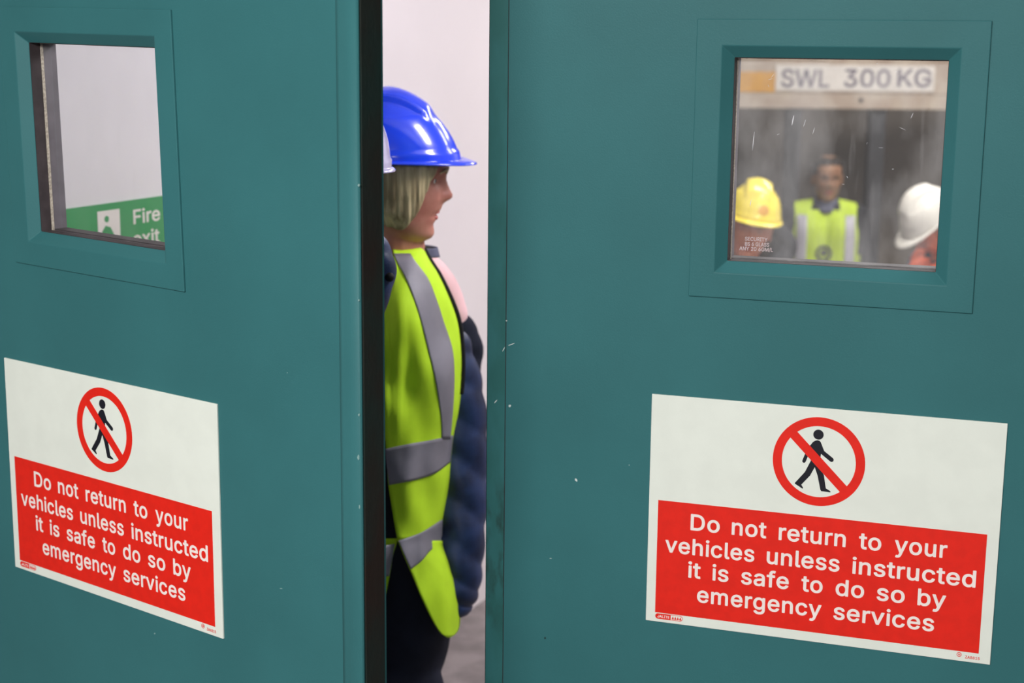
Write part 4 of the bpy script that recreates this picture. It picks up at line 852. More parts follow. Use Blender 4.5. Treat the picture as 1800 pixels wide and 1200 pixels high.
(a, zb), (b, _) = exy(168, 372), exy(207, 366)
bm = bmesh.new()
pz1 = exy(168, 372)[1]
box(bm, a, b, -0.0045, -0.0038, 0.028, pz1)
obj('pictogram_panel', bm, M['letter'], ex)
bm = bmesh.new()
cw = b - a
hgt = pz1 - 0.028
def rp(pts):
    plate(bm, [(a + p[0] * cw, 0.028 + p[1] * hgt) for p in pts], -0.0049, -0.0038)
plate(bm, disc_pts(a + .40 * cw, 0.028 + .84 * hgt, 0.10 * cw, 20), -0.0049, -0.0038)
rp([(.34, .72), (.56, .68), (.72, .52), (.88, .50), (.88, .42), (.66, .42), (.60, .50), (.58, .36), (.76, .22), (.80, .02), (.68, .02), (.64, .16), (.46, .30),
    (.34, .12), (.10, .12), (.10, .20), (.28, .22), (.38, .40), (.40, .58), (.26, .54), (.18, .38), (.10, .42), (.18, .62)])
obj('running_figure', bm, M['green'], ex)
bm = bmesh.new()
plate(bm, [(0.012, .075), (0.045, .108), (0.045, .088), (exy(127, 385)[0], .088), (exy(127, 385)[0], .062), (0.045, .062), (0.045, .042)], -0.0045, -0.0038)
obj('arrow', bm, M['letter'], ex)
(fx, fz), (fx2, fz2) = exy(232, 394), exy(279, 389)
text('lettering', 'Fire', fx, fz, -0.0042, 0.030, M['letter'], ex, fx2 - fx)
text('lettering', 'exit', fx - .004, fz - 0.046, -0.0042, 0.030, M['letter'], ex, fx2 - fx)


# ------------------------------------------------------------------ people
def remesh(o, vox, smooth_it=2, fac=0.5):
    r = o.modifiers.new('r', 'REMESH')
    r.mode = 'VOXEL'
    r.voxel_size = vox
    r.use_smooth_shade = True
    if smooth_it:
        s = o.modifiers.new('s', 'SMOOTH')
        s.iterations = smooth_it
        s.factor = fac
    bake(o)
    for p in o.data.polygons: p.use_smooth = True
    return o


HEAD = [  # z, front, back, half width, nose
    (-.121, .030, .020, .024, 0), (-.115, .050, .035, .036, 0), (-.106, .0585, .050, .046, 0), (-.096, .059, .058, .053, 0), (-.086, .0605, .064, .058, 0),
    (-.077, .0635, .069, .061, 0), (-.0715, .0650, .072, .0625, 0), (-.067, .0665, .074, .063, 0), (-.062, .0685, .076, .064, 0), (-.055, .0725, .079, .0655, .001),
    (-.047, .0730, .083, .067, .003), (-.042, .0735, .086, .068, .009), (-.037, .074, .088, .069, .018), (-.030, .0745, .091, .070, .0215), (-.022, .075, .094, .071, .0175),
    (-.012, .0755, .097, .072, .012), (0.0, .077, .099, .0735, .0065), (.008, .0805, .100, .0745, .003), (.017, .084, .101, .075, .0008), (.030, .085, .101, .0755, 0),
    (.045, .0845, .101, .0755, 0), (.065, .080, .097, .073, 0), (.085, .068, .087, .066, 0), (.102, .050, .068, .053, 0), (.113, .030, .044, .035, 0), (.118, .008, .012, .010, 0)]


def head_pt(z, a, grow=0.0):
    f, b, wd, ns = interp(HEAD, z)
    c, s = math.cos(a), math.sin(a)
    x = (f + grow) * c if c > 0 else (b + grow) * c
    y = (wd + grow) * (1 if s >= 0 else -1) * abs(s) ** 0.92
    if c > 0 and grow == 0:
        sg = 0.0075 + (0.006 if -.043 < z < -.026 else 0.002)
        x += ns * math.exp(-(y / sg) ** 2)
        ay = abs(y)
        x -= 0.010 * math.exp(-((ay - .031) / .015) ** 2 - ((z - .001) / .012) ** 2)        # eye sockets
        x += 0.004 * math.exp(-((ay - .030) / .02) ** 2 - ((z - .018) / .007) ** 2)          # brows
        x += 0.005 * math.exp(-((ay - .042) / .016) ** 2 - ((z + .032) / .018) ** 2)         # cheekbones
        x -= 0.009 * math.exp(-(y / .019) ** 2 - ((z + .067) / .0038) ** 2)                  # parted lips
        x -= 0.004 * math.exp(-(y / .022) ** 2 - ((z + .087) / .006) ** 2)                   # dip above the chin
        x -= 0.003 * math.exp(-((ay - .026) / .006) ** 2 - ((z + .058) / .012) ** 2)         # mouth corners
    return Vector((x, y, z))


def head_shell(bm, Mx, s, ears=True):
    rows = []
    zs = []
    z = -.121
    while z < .118:
        zs.append(z)
        z += .0035
    zs.append(.118)
    n = 96
    for z in zs:
        rows.append([Mx @ (head_pt(z, 2 * math.pi * i / n) * s) for i in range(n)])
    loft(bm, rows)
    for sy in ((-1, 1) if ears else ()):
        for k in range(9):
            a0, a1 = math.radians(-70 + k * 30), math.radians(-70 + (k + 1) * 30)
            q = [Vector((-.010 - .014 * math.cos(a), sy * (.077 + .007 * (1 if math.cos(a) > -.2 else .4)), -.016 + .028 * math.sin(a))) * s for a in (a0, a1)]
            capsule(bm, Mx @ q[0], .0048 * s, Mx @ q[1], .0048 * s, 8, 2)
        capsule(bm, Mx @ (Vector((-.004, sy * .068, -.03)) * s), .011 * s, Mx @ (Vector((-.010, sy * .074, -.002)) * s), .012 * s, 10, 3)


def hand(bm, wrist, d, side, s=1.0, curl=0.5):
    """palm, four fingers and a thumb; d = pointing direction, side = towards the thumb"""
    wrist, d = Vector(wrist), Vector(d).normalized()
    side = (Vector(side) - d * Vector(side).dot(d)).normalized()
    nrm = d.cross(side)
    for k in (-.026, -.009, .009, .026):
        capsule(bm, wrist + side * k * .55 * s + d * .01 * s, .0125 * s, wrist + side * k * s + d * .082 * s, .0105 * s, 10, 3)
    for k, L in ((.027, .066), (.009, .076), (-.009, .070), (-.027, .054)):
        p = wrist + side * k * s + d * .086 * s
        dd = d.copy()
        r = .0088 * s
        for j, q in enumerate((.46, .30, .24)):
            dd = (dd + nrm * curl * .38).normalized()
            e = p + dd * L * q * s
            capsule(bm, p, r, e, r * .93, 10, 3)
            p, r = e, r * .93
    p = wrist + side * .022 * s + d * .025 * s
    dd = (side * .8 + d * .7 + nrm * .25).normalized()
    r = .0115 * s
    for L in (.04, .032, .026):
        e = p + dd * L * s
        capsule(bm, p, r, e, r * .9, 10, 3)
        p, r = e, r * .9
        dd = (dd + d * .5 + nrm * .15).normalized()


def eyes(root, Mx, s):
    for sy in (-1, 1):
        bm = bmesh.new()
        c = Vector((.0530, sy * .031, .001)) * s
        capsule(bm, Mx @ c, .0105 * s, Mx @ (c + Vector((.0002, 0, 0))), .0105 * s, 16, 6)
        e = obj('eye', bm, M['eye'], root, True)
        bm = bmesh.new()
        c2 = Vector((.0590, sy * .031, .001)) * s
        capsule(bm, Mx @ c2, .0055 * s, Mx @ (c2 + Vector((.0005, 0, 0))), .0055 * s, 12, 4)
        obj('iris', bm, M['iris'], e, True)
        bm = bmesh.new()
        tube(bm, [Mx @ (Vector((.083, sy * .016, .015)) * s), Mx @ (Vector((.0835, sy * .030, .021)) * s), Mx @ (Vector((.073, sy * .046, .016)) * s)], [.0028 * s, .0032 * s, .0018 * s], 8, k=4)
        obj('eyebrow', bm, M['hair_dark'] if root.get('dark_brow', 1) else M['hair'], root, True)


def lips(root, Mx, s):
    bm = bmesh.new()
    for z, r in ((-.0615, .0036), (-.0735, .0042)):
        pts = []
        for y in (-.017, -.009, 0, .009, .017):
            p = head_pt(z, math.asin(max(-1, min(1, y / .064))))
            pts.append(Mx @ (Vector((p.x - .0012, y, z + (.003 if abs(y) > .015 and z < -.07 else 0) - (.002 if abs(y) > .015 and z > -.07 else 0))) * s))
        tube(bm, pts, [r * .45 * s, r * .9 * s, r * s, r * .9 * s, r * .45 * s], 8, k=4)
    return obj('lips', bm, M['lips'], root, True)


def helmet(root, Mx, m, s=1.0, peak=0.040, h=0.142, a=0.128, b=0.108, badge=None, band=True):
    """hard hat shell; origin at the rim centre, +x forward"""
    n, rows = 96, []
    NV = 44
    def pt(th, v):
        c, sn = math.cos(th), math.sin(th)
        p = 1.95 - 0.33 * max(0, c) + 0.22 * max(0, -c)
        psi = v * math.pi / 2
        r, zz = max(0.0, math.cos(psi)) ** (2 / p), math.sin(psi) ** (2 / p)
        x, y, z = a * r * c, b * r * sn, h * zz
        # raised crown ridge with rounded shoulders
        def ss(e0, e1, q):
            t = min(1, max(0, (q - e0) / (e1 - e0)))
            return t * t * (3 - 2 * t)
        k = (1 - ss(.046, .051, abs(y))) * ss(.48, .58, zz) * (1 - ss(.066, .092, x)) * (1 - ss(.075, .095, -x))
        g = 1 + 0.062 * k
        # flattened flank panel below the ridge
        g -= 0.030 * ss(.050, .056, abs(y)) * ss(.64, .68, zz)
        # lower band stands proud
        if band: g += 0.022 * (1 - ss(.13, .17, zz))
        return Vector((x * g, y * g, z * g))
    ext = lambda th: 0.007 + peak * max(0, math.cos(th)) ** 2.2
    for q, dz in ((1.0, -.004), (.96, -.0015), (.6, .0006), (.25, .0022)):
        row = []
        for i in range(n):
            th = 2 * math.pi * i / n
            p = pt(th, 0)
            e = ext(th) * q
            d = Vector((math.cos(th), math.sin(th), 0))
            row.append(p + d * e + Vector((0, 0, dz - .006 * q * max(0, math.cos(th)) ** 2 + .003)))
        rows.append(row)
    for j in range(NV):
        v = j / NV
        rows.append([pt(2 * math.pi * i / n, max(.02, v)) for i in range(n)])
    bm = bmesh.new()
    vs = loft(bm, [[Mx @ (p * s) for p in r] for r in rows], cap=False)
    top = bm.verts.new(Mx @ (Vector((0, 0, h * 1.05)) * s))
    for i in range(n):
        bm.faces.new((vs[-1][i], vs[-1][(i + 1) % n], top))
    o = obj('hard_hat', bm, m, root, True)
    solid(o, 0.0026 * s, -1)
    bake(o)
    for p in o.data.polygons: p.use_smooth = True
    bm = bmesh.new()
    rr = [[Mx @ (Vector((math.cos(2 * math.pi * i / 48) * (a - .024), math.sin(2 * math.pi * i / 48) * (b - .018), z)) * s) for i in range(48)] for z in (-.004, .022)]
    loft(bm, rr, cap=False)
    hb = obj('headband', bm, M['black_cloth'], o, True)
    solid(hb, .002)
    if badge:
        bm = bmesh.new()
        rows = []
        for r in (.002, .012, .018):
            rows.append([Mx @ ((pt(badge[0] + r * 1.5 / .12 * math.cos(t), badge[1] + r / .2 * math.sin(t) * 1.0) * 1.012) * s) for t in [2 * math.pi * i / 20 for i in range(20)]])
        loft(bm, rows, cap=False)
        obj('badge', bm, badge[2], o, True)
    return o


def Rot(yaw=0, pitch=0, roll=0):
    """yaw left, pitch nose-up, roll to the own right, in degrees"""
    return Matrix.Rotation(math.radians(yaw), 4, 'Z') @ Matrix.Rotation(math.radians(-pitch), 4, 'Y') @ Matrix.Rotation(math.radians(roll), 4, 'X')


def generic(label, eye, floor, yaw, hyaw=0, hpitch=0, hroll=0, skin='skin', top='black_cloth', hat=None, hat_badge=None, group=None,
            vest=None, vest_band='reflect_pale', hair='hair_dark', vox=.0055, arm=0.0, lean=0.0, hat_tilt=0, collar=None):
    eye = Vector(eye)
    HM = Rot(yaw + hyaw, hpitch, hroll)
    piv = eye - HM @ Vector((.025, 0, .105))
    BM = Rot(yaw)
    s = (piv.z - floor) / 1.50
    base = Vector((piv.x, piv.y, floor))
    root = empty('person', base)
    tag(root, label, 'person', group)
    B = lambda x, y, z: BM @ (Vector((x + lean * max(0, 1.44 - z), y, z)) * s)
    MH = Matrix.Translation(eye - base) @ HM
    hs = s if s < 1.06 else 1.06
    J = dict(sh=(-.01, .180, 1.385), el=(-.03 + arm * .06, .245, 1.09), wr=(.04 + arm * .22, .235, .86 + arm * .16), hip=(0, .09, .90), kn=(.02, .105, .49), an=(-.02, .11, .08), to=(.13, .125, .032))
    def limbs(bm, g=0.0, arms=True, legs=True):
        for sy in (-1, 1):
            q = lambda k: B(J[k][0], J[k][1] * sy, J[k][2])
            if arms:
                capsule(bm, q('sh'), .058 * s + g, q('el'), .043 * s + g)
                capsule(bm, q('el'), .043 * s + g, q('wr'), .029 * s + g)
            if legs:
                capsule(bm, q('hip'), .086 * s + g, q('kn'), .058 * s + g)
                capsule(bm, q('kn'), .058 * s + g, q('an'), .038 * s + g)
    def trunk(bm, g=0.0, low=.92):
        for sy in (-1, 1):
            capsule(bm, B(-.005, .035 * sy, 1.435), .042 * s + g * .6, B(-.01, .150 * sy, 1.385), .062 * s + g * .8)
            capsule(bm, B(0, .075 * sy, 1.30), .105 * s + g, B(.005, .062 * sy, 1.05), .105 * s + g)
            capsule(bm, B(.005, .062 * sy, 1.05), .105 * s + g, B(0, .068 * sy, low), .112 * s + g)
    bm = bmesh.new()
    head_shell(bm, MH, hs)
    capsule(bm, MH @ (Vector((-.022, 0, -.06)) * hs), .052 * hs, B(.0, 0, 1.385), .048 * s)
    trunk(bm)
    limbs(bm)
    for sy in (-1, 1):
        q = lambda k: B(J[k][0], J[k][1] * sy, J[k][2])
        hand(bm, q('wr'), q('wr') - q('el'), BM @ Vector((1, 0, 0)), s, .35 * sy)
        capsule(bm, q('an') - Vector((0, 0, .03 * s)), .036 * s, q('to'), .026 * s)
    body = obj('body', bm, M[skin], root)
    remesh(body, vox, 2, .4)
    eyes(root, MH, hs)
    lips(root, MH, hs)
    # cropped hair cap
    bm = bmesh.new()
    rows = []
    for z in [.112 - .01 * k for k in range(17)]:
        lo = .02 if z > .078 else (.95 if z > .03 else 1.62)
        rows.append([MH @ (head_pt(z, lo + (2 * math.pi - 2 * lo) * i / 40, .007) * hs) for i in range(41)])
    loft(bm, rows, cap=False, closed=False)
    hr = obj('hair', bm, M[hair], root, True)
    solid(hr, .006)
    # clothes
    bm = bmesh.new()
    trunk(bm, .020, .86)
    limbs(bm, .015, True, False)
    jk = obj('jacket', bm, M[top], root)
    remesh(jk, .008, 4, .5)
    dl = bmesh.new()
    dl.from_mesh(jk.data)
    cut = []
    for f in dl.faces:
        c = BM.inverted() @ f.calc_center_median() / s
        if c.z > 1.462 and abs(c.y) < .085: cut.append(f)
        for sy in (-1, 1):
            wr = Vector((J['wr'][0], J['wr'][1] * sy, J['wr'][2]))
            el = Vector((J['el'][0], J['el'][1] * sy, J['el'][2]))
            if (c - wr).dot((wr - el).normalized()) > -.005 and (c - wr).length < .06: cut.append(f)
    bmesh.ops.delete(dl, geom=list(set(cut)), context='FACES')
    dl.to_mesh(jk.data)
    dl.free()
    bm = bmesh.new()
    for k, z in enumerate((1.435, 1.465, 1.495)):
        pass
    rr = [[B(-.012 + (.074 - .004 * k) * math.cos(t), (.078 - .005 * k) * math.sin(t), 1.425 + .022 * k - .012 * math.cos(t)) for t in [2 * math.pi * i / 36 for i in range(36)]] for k in range(4)]
    loft(bm, rr, cap=False)
    co = obj('collar', bm, M[collar or top], jk, True)
    solid(co, .006)
    bm = bmesh.new()
    limbs(bm, .014, False, True)
    for sy in (-1, 1):
        capsule(bm, B(0, .06 * sy, .96), .117 * s, B(0, .07 * sy, .86), .110 * s)
    tr = obj('trousers', bm, M['dark_navy'], root)
    remesh(tr, .010, 3)
    for sy in (-1, 1):
        bm = bmesh.new()
        q = lambda k: B(J[k][0], J[k][1] * sy, J[k][2])
        capsule(bm, B(-.045, .11 * sy, .040), .040 * s, q('to') + Vector((0, 0, .006)), .036 * s)
        capsule(bm, B(-.035, .11 * sy, .10), .046 * s, B(-.03, .11 * sy, .05), .044 * s)
        sh = obj('shoe', bm, M['shoe'], root)
        remesh(sh, .007, 2)
    if hat:
        HT = MH @ Matrix.Translation(Vector((-.022, 0, .040)) * hs) @ Rot(0, hat_tilt)
        helmet(root, HT, hat, hs, badge=hat_badge)
    if vest:
        bm = bmesh.new()
        trunk(bm, .030, .80)
        vo = obj('vest', bm, vest, root)
        remesh(vo, .008, 4, .5)
        bv = BVHTree.FromObject(vo, bpy.context.evaluated_depsgraph_get())
        dl = bmesh.new()
        dl.from_mesh(vo.data)
        cut = []
        for f in dl.faces:
            c = BM.inverted() @ f.calc_center_median() / s
            if c.z > 1.43 and abs(c.y) < .075 + (1.45 - c.z) * .2: cut.append(f)
            elif abs(c.y) > .165 and c.z > 1.19 and abs(c.x) < .085: cut.append(f)
            elif c.z < .76: cut.append(f)
        bmesh.ops.delete(dl, geom=cut, context='FACES')
        dl.to_mesh(vo.data)
        dl.free()
        def drape(name, pts_rows, m, par, off=.004):
            bm = bmesh.new()
            rows = []
            for r in pts_rows:
                row = []
                for (y, z) in r:
                    o_ = B(1.0, y, z)
                    hit = bv.ray_cast(o_, -(BM @ Vector((1, 0, 0))))
                    p = hit[0] if hit[0] else B(.12, y, z)
                    row.append(p + BM @ Vector((off, 0, 0)))
                rows.append(row)
            loft(bm, rows, cap=False, closed=False)
            o = obj(name, bm, m, par, True)
            solid(o, .0015)
            return o
        for yc in (-.128, .128):
            drape('reflective_band', [[(yc - .027 + .054 * i / 6, .86 + (1.405 - .86) * k / 30) for i in range(7)] for k in range(31)], M[vest_band], vo)
        drape('waist_band', [[(-.17 + .34 * i / 40, .90 + .05 * k / 4) for i in range(41)] for k in range(5)], M[vest_band], vo, .006)
        if vest_band == 'reflect_pale':
            t_ = [2 * math.pi * i / 40 for i in range(41)]
            drape('printed_roundel', [[(-.008 + r * math.cos(t), 1.205 + r * math.sin(t)) for t in t_] for r in (.030, .037, .044)], M['post'], vo, .005)
            drape('roundel_figure', [[(-.026 + .036 * i / 6, 1.190 + .028 * k / 4 + (.006 if 1 < i < 5 else 0)) for i in range(7)] for k in range(5)], M['post'], vo, .0055)
    return root, B, MH, s


# people in the lower bay, seen through the right-hand window
FLOW = -0.6
_y = generic('person in a yellow hard hat seen through the right door window', W(1319, 400, 6.0), FLOW, -100, 4, -2, -10, 'skin_red', 'slate',
        M['yellow'], (0.30, .26, M['amber']), 'people in the bay beyond the window', collar='black_cloth')[0]
bm = bmesh.new()
tube(bm, [W(1352, 470, 6.06) - _y.location, W(1378, 452, 6.12) - _y.location, W(1384, 425, 6.14) - _y.location, W(1368, 405, 6.16) - _y.location], [.03, .034, .034, .026], 20, lambda t, a: 1 + .15 * abs(math.sin(t * 9 + a)))
obj('hood', bm, M['black_cloth'], _y, True)
generic('person in a white hard hat and orange collar bending forward', W(1635, 402, 6.5), FLOW, -165, -10, -42, -8, 'skin_red', 'slate',
        M['white_plastic'], None, 'people in the bay beyond the window', vest=M['orange'], vest_band='slate', lean=.22)
generic('bareheaded person in a lime vest with a round print', W(1455, 312, 8.4), FLOW, -96, 6, -4, 0, 'skin_deep', 'black_cloth',
        None, None, 'people in the bay beyond the window', vest=M['hivis2'], vest_band='reflect_pale', collar='slate')

# person mostly hidden behind the left leaf: pale hat and navy jacket at the edge of the gap
_r, _B, _MH, _s = generic('person in a pale lilac hard hat half hidden behind the left door', W(534, 327, 2.55), 0.0, 178, 0, 4, 0, 'skin', 'navy', lean=.17, hat=M['lilac'], group='people in the passage')
bm = bmesh.new()
tube(bm, [W(628, 405, 2.55) - _r.location, W(660, 436, 2.55) - _r.location, W(670, 484, 2.55) - _r.location, W(640, 545, 2.55) - _r.location], [.016, .021, .0225, .03], 24, lambda t, a: 1 + .12 * abs(math.sin(t * 12 + a)))
hd = obj('hood', bm, M['navy'], _r, True)
bm = bmesh.new()
capsule(bm, W(684, 486, 2.536) - _r.location, .0078, W(685, 487, 2.530) - _r.location, .0078, 16, 4)
obj('cord_lock', bm, M['binding'], hd, True)

# ------------------------------------------------------------------ woman in the gap
YC = 3.02
base = W(697, 900, YC)
base.z = 0
wo = empty('person', base)
tag(wo, 'blonde person in a blue hard hat and lime vest in the gap between doors', 'person', 'people in the passage')
wo['dark_brow'] = 0
L = lambda px, py, Y: W(px, py, Y) - base
VROWS = [  # photo row, left, right outline of the vest, half depth (m)
    (436, 648, 744, .040), (448, 632, 750, .070), (462, 618, 758, .092), (480, 602, 770, .112), (520, 586, 790, .138), (560, 578, 805, .152), (600, 575, 811, .160), (640, 575, 813, .163),
    (680, 577, 811, .160), (720, 580, 806, .156), (760, 583, 798, .150), (800, 585, 793, .146), (840, 588, 791, .145), (880, 590, 785, .146), (920, 592, 779, .148), (950, 594, 777, .150),
    (985, 594, 790, .156), (1020, 594, 800, .160), (1060, 594, 808, .162), (1120, 594, 810, .162)]


def crease(px, py):
    """drape folds of the vest, metres towards the viewer"""
    v = 0.010 * math.sin((px * .9 - py * .35) / 17.0) * math.exp(-((py - 640) / 150) ** 2)
    v += 0.008 * math.sin((px + py * .55) / 23.0 + 1.0) * math.exp(-((py - 560) / 110) ** 2)
    v += 0.010 * math.exp(-((px - (704 - (py - 540) * .02)) / 9.0) ** 2) * math.exp(-((py - 640) / 130) ** 4)
    v += 0.012 * noise.noise(Vector((px / 32, py / 80, 3.1)))
    return v + .014


def skin_Y(px, py, grow=0.0, w_min=None):
    l, r, b = interp(VROWS, py)
    c, hw = (l + r) / 2, (r - l) / 2 + grow
    t = max(-.985, min(.985, (px - c) / hw))
    return YC - b * math.sqrt(1 - t * t)


def sheet(name, rows, m, par, off=0.0, cols=18, dense=8, th=.0022, crs=1.0):
    """cloth following the torso between left/right photo outlines"""
    bm = bmesh.new()
    ys = []
    a, b = rows[0][0], rows[-1][0]
    N = max(6, int((b - a) / dense))
    out = []
    for k in range(N + 1):
        py = a + (b - a) * k / N
        l, r = interp(rows, py)
        out.append([L(px, py, skin_Y(px, py) - off - crease(px, py) * crs) for px in [l + (r - l) * i / cols for i in range(cols + 1)]])
    loft(bm, out, cap=False, closed=False)
    o = obj(name, bm, m, par, True)
    solid(o, th, 0)
    return o


# body: head turned to the right of the picture, trunk, arms, legs inside the clothes
eyeP = L(715, 315, 3.0)
MHW = Matrix.Translation(eyeP - Vector((.006, 0, 0))) @ Rot(0, 0, 0)
bm = bmesh.new()
head_shell(bm, MHW, 1.0, False)
capsule(bm, MHW @ Vector((-.018, 0, -.075)), .050, L(703, 470, YC), .056)
for px0, px1 in ((660, 665), (730, 720)):
    capsule(bm, L(px0, 545, YC + .04), .075, L(px1, 760, YC + .02), .085)
    capsule(bm, L(px1, 760, YC + .02), .085, L(px1 - 2, 960, YC + .02), .085)
for pts in (((758, 540, 3.05, .024), (807, 740, 3.05, .034), (801, 1000, 2.995, .026)), ((710, 480, 3.17, .026), (806, 605, 3.222, .028), (700, 720, 3.14, .026))):
    for a, b in zip(pts, pts[1:]):
        capsule(bm, L(*a[:3]), a[3], L(*b[:3]), b[3])
hand(bm, L(800, 1010, 2.99), L(775, 1095, 2.99) - L(800, 1010, 2.99), (-.3, -1, 0), .8, .5)
hand(bm, L(695, 722, 3.14), L(650, 735, 3.06) - L(695, 722, 3.14), (0, 0, 1), .85, .3)
LEGS = []
for px, Yl in ((708, 2.97), (700, 3.09)):
    h = L(px, 1010, Yl)
    kn, an = Vector((h.x + .015, h.y, .44)), Vector((h.x - .01, h.y, .085))
    LEGS.append((h, kn, an, Yl))
    capsule(bm, h, .062, kn, .05)
    capsule(bm, kn, .054, an, .036)
    capsule(bm, Vector((an.x, an.y, .04)), .034, Vector((an.x + .14, an.y - .01, .028)), .024)
body = obj('body', bm, M['skin_shaded'], wo)
remesh(body, .0032, 2, .35)
eyes(wo, MHW, 1.0)
lips(wo, MHW, 1.0)
bm = bmesh.new()
box(bm, .048, .0595, -.016, .016, -.0705, -.0645)
for v in bm.verts: v.co = MHW @ v.co
obj('teeth', bm, M['teeth'], wo)
helmet(wo, MHW @ Matrix.Translation((-.026, 0, .038)), M['blue'], 1.0, peak=.024, h=.131, a=.134, b=.108)

# bobbed hair: combed strands from under the hat to the jaw
bm = bmesh.new()
FR = [(-.096, -.004), (-.083, .014), (-.055, .036), (-.028, .047), (0, .057), (.025, .068), (.044, .078)]
rows = []
NA = 170
for k in range(46):
    q = k / 45
    row = []
    for i in range(NA + 1):
        z_top = .044
        u = i / NA
        # shorter at the nape
        side = abs(u - .5) * 2
        zb = -.066 - .026 * side ** 1.2
        z = z_top + (zb - z_top) * q
        xf = interp(FR, z)[0]
        f = .0845 + .015
        a0 = math.acos(max(-1, min(1, xf / f)))
        a = a0 + (2 * math.pi - 2 * a0) * u
        fz, bz, wz, _ = interp(HEAD, max(z, -.035))
        thick = .010 + .012 * math.sin(math.pi * min(1, q * 1.02)) ** .8 - .004 * q
        strand = .0034 * noise.noise(Vector((a * 16, z * 7, 0))) + .0012 * noise.noise(Vector((a * 50, z * 9, 5)))
        curl = -.010 * max(0, q - .8) / .2
        g = thick + strand * (0.4 + q) + curl
        c, s_ = math.cos(a), math.sin(a)
        x = (fz + g) * c if c > 0 else (bz + g) * c
        y = (wz + g) * (1 if s_ >= 0 else -1) * abs(s_) ** .92
        row.append(MHW @ Vector((x, y, z + .004 * noise.noise(Vector((a * 9, 0, 9))) * (q > .9))))
    rows.append(row)
loft(bm, rows, cap=False, closed=False)
hr = obj('hair', bm, M['hair'], wo, True)
solid(hr, .007, -1)

# jacket trunk, trousers
bm = bmesh.new()
rows = []
for k in range(50):
    py = 440 + (1015 - 440) * k / 49
    l, r, b = interp(VROWS, min(py, 950))
    c, hw = (l + r) / 2, (r - l) / 2 * .955
    rows.append([L(c + hw * math.cos(t), py, YC + (b * .90) * math.sin(t)) for t in [2 * math.pi * i / 60 for i in range(60)]])
loft(bm, rows, cap=False)
jk = obj('jacket', bm, M['dark_navy'], wo, True)
solid(jk, .006, -1)
bm = bmesh.new()
TR = [(930, 598, 768, .135), (1000, 600, 778, .138), (1060, 604, 786, .138), (1110, 610, 792, .136), (1150, 615, 786, .132), (1200, 622, 768, .126), (1260, 632, 752, .12)]
rows = []
for k in range(24):
    py = 930 + 330 * k / 23
    l, r, b = interp(TR, py)
    c, hw = (l + r) / 2, (r - l) / 2
    rows.append([L(c + hw * math.cos(t), py, YC + b * math.sin(t)) for t in [2 * math.pi * i / 48 for i in range(48)]])
loft(bm, rows)
for h, kn, an, Yl in LEGS:
    capsule(bm, L(690, 1180, Yl), .088, kn, .070)
    capsule(bm, kn, .070, Vector((an.x, an.y, .10)), .058)
tr = obj('trousers', bm, M['dark_navy'], wo)
remesh(tr, .008, 3)
for h, kn, an, Yl in LEGS:
    bm = bmesh.new()
    capsule(bm, Vector((an.x - .03, an.y, .040)), .038, Vector((an.x + .145, an.y - .01, .034)), .032)
    capsule(bm, Vector((an.x - .01, an.y, .10)), .044, Vector((an.x - .01, an.y, .05)), .042)
    remesh(obj('shoe', bm, M['shoe'], wo), .006, 2)


def quilt(freq, amp, ph=0.0):
    return lambda t, a: 1 + amp * (abs(math.sin(t * freq + ph + 1.5 * math.sin(a + 1.0))) - .6) + .05 * noise.noise(Vector((t * 7, math.cos(a) * 1.3, math.sin(a) * 1.3)))


bm = bmesh.new()
tube(bm, [L(780, 578, 3.05), L(795, 615, 3.05), L(805, 690, 3.05), L(808, 780, 3.05), L(808, 880, 3.03), L(804, 970, 3.00), L(800, 1030, 2.985), L(797, 1062, 2.98)],
     [.022, .040, .052, .058, .057, .053, .050, .040], 36, quilt(27, .11), k=14)
obj('sleeve', bm, M['navy'], jk, True)
bm = bmesh.new()
tube(bm, [L(790, 560, 3.22), L(812, 592, 3.225), L(812, 640, 3.22), L(780, 700, 3.18), L(700, 720, 3.14)], [.030, .038, .042, .044, .042], 30, quilt(15, .09, .8), k=10)
obj('sleeve', bm, M['dark_navy'], jk, True)
bm = bmesh.new()
tube(bm, [L(700, 462, 3.17), L(738, 474, 3.18), L(768, 502, 3.20), L(790, 545, 3.215), L(797, 575, 3.22)], [.036, .042, .041, .037, .030], 28, lambda t, a: 1 + .05 * noise.noise(Vector((t * 9, math.cos(a), math.sin(a)))), k=10)
o = obj('shoulder_panel', bm, M['pink'], jk, True)
o['label'] = 'pale pink shoulder of the jacket'
bm = bmesh.new()
rows = []
for k in range(6):
    q = k / 5
    rows.append([L(710 + (61 - 4 * q) * math.cos(t), 449 - 17 * q - (2 + 2 * q) * math.sin(t) + 3 * math.cos(t), 3.055 + (.056 - .006 * q) * math.sin(t)) for t in [2 * math.pi * i / 44 - math.pi / 2 - 1.0 for i in range(38)]])
loft(bm, rows, cap=False, closed=False)
o = obj('collar', bm, M['slate'], jk, True)
solid(o, .006)

# vest: open at the front edge on the left of the gap, wrapped round the back
LB = [(436, 690), (450, 692), (500, 690), (545, 676), (620, 674), (760, 676), (800, 680), (850, 683), (900, 690), (950, 699)]
bm = bmesh.new()
rows = []
NC = 90
for k in range(66):
    py = 436 + (950 - 436) * k / 65
    l, r, b = interp(VROWS, py)
    c, hw = (l + r) / 2, (r - l) / 2
    lb = interp(LB, py)[0]
    t0 = -math.acos(max(-1, min(1, (lb - c) / hw)))
    t1 = 2 * math.pi - math.acos(max(-1, min(1, (min(656, lb - 16) - c) / hw)))
    row = []
    for i in range(NC + 1):
        u = i / NC
        t = t0 + (t1 - t0) * u
        px = c + hw * math.cos(t)
        Y = YC + b * math.sin(t)
        if math.sin(t) < 0: Y -= crease(px, py) * min(1, -math.sin(t) * 2)
        row.append(L(px, py, Y))
    rows.append(row)
loft(bm, rows, cap=False, closed=False)
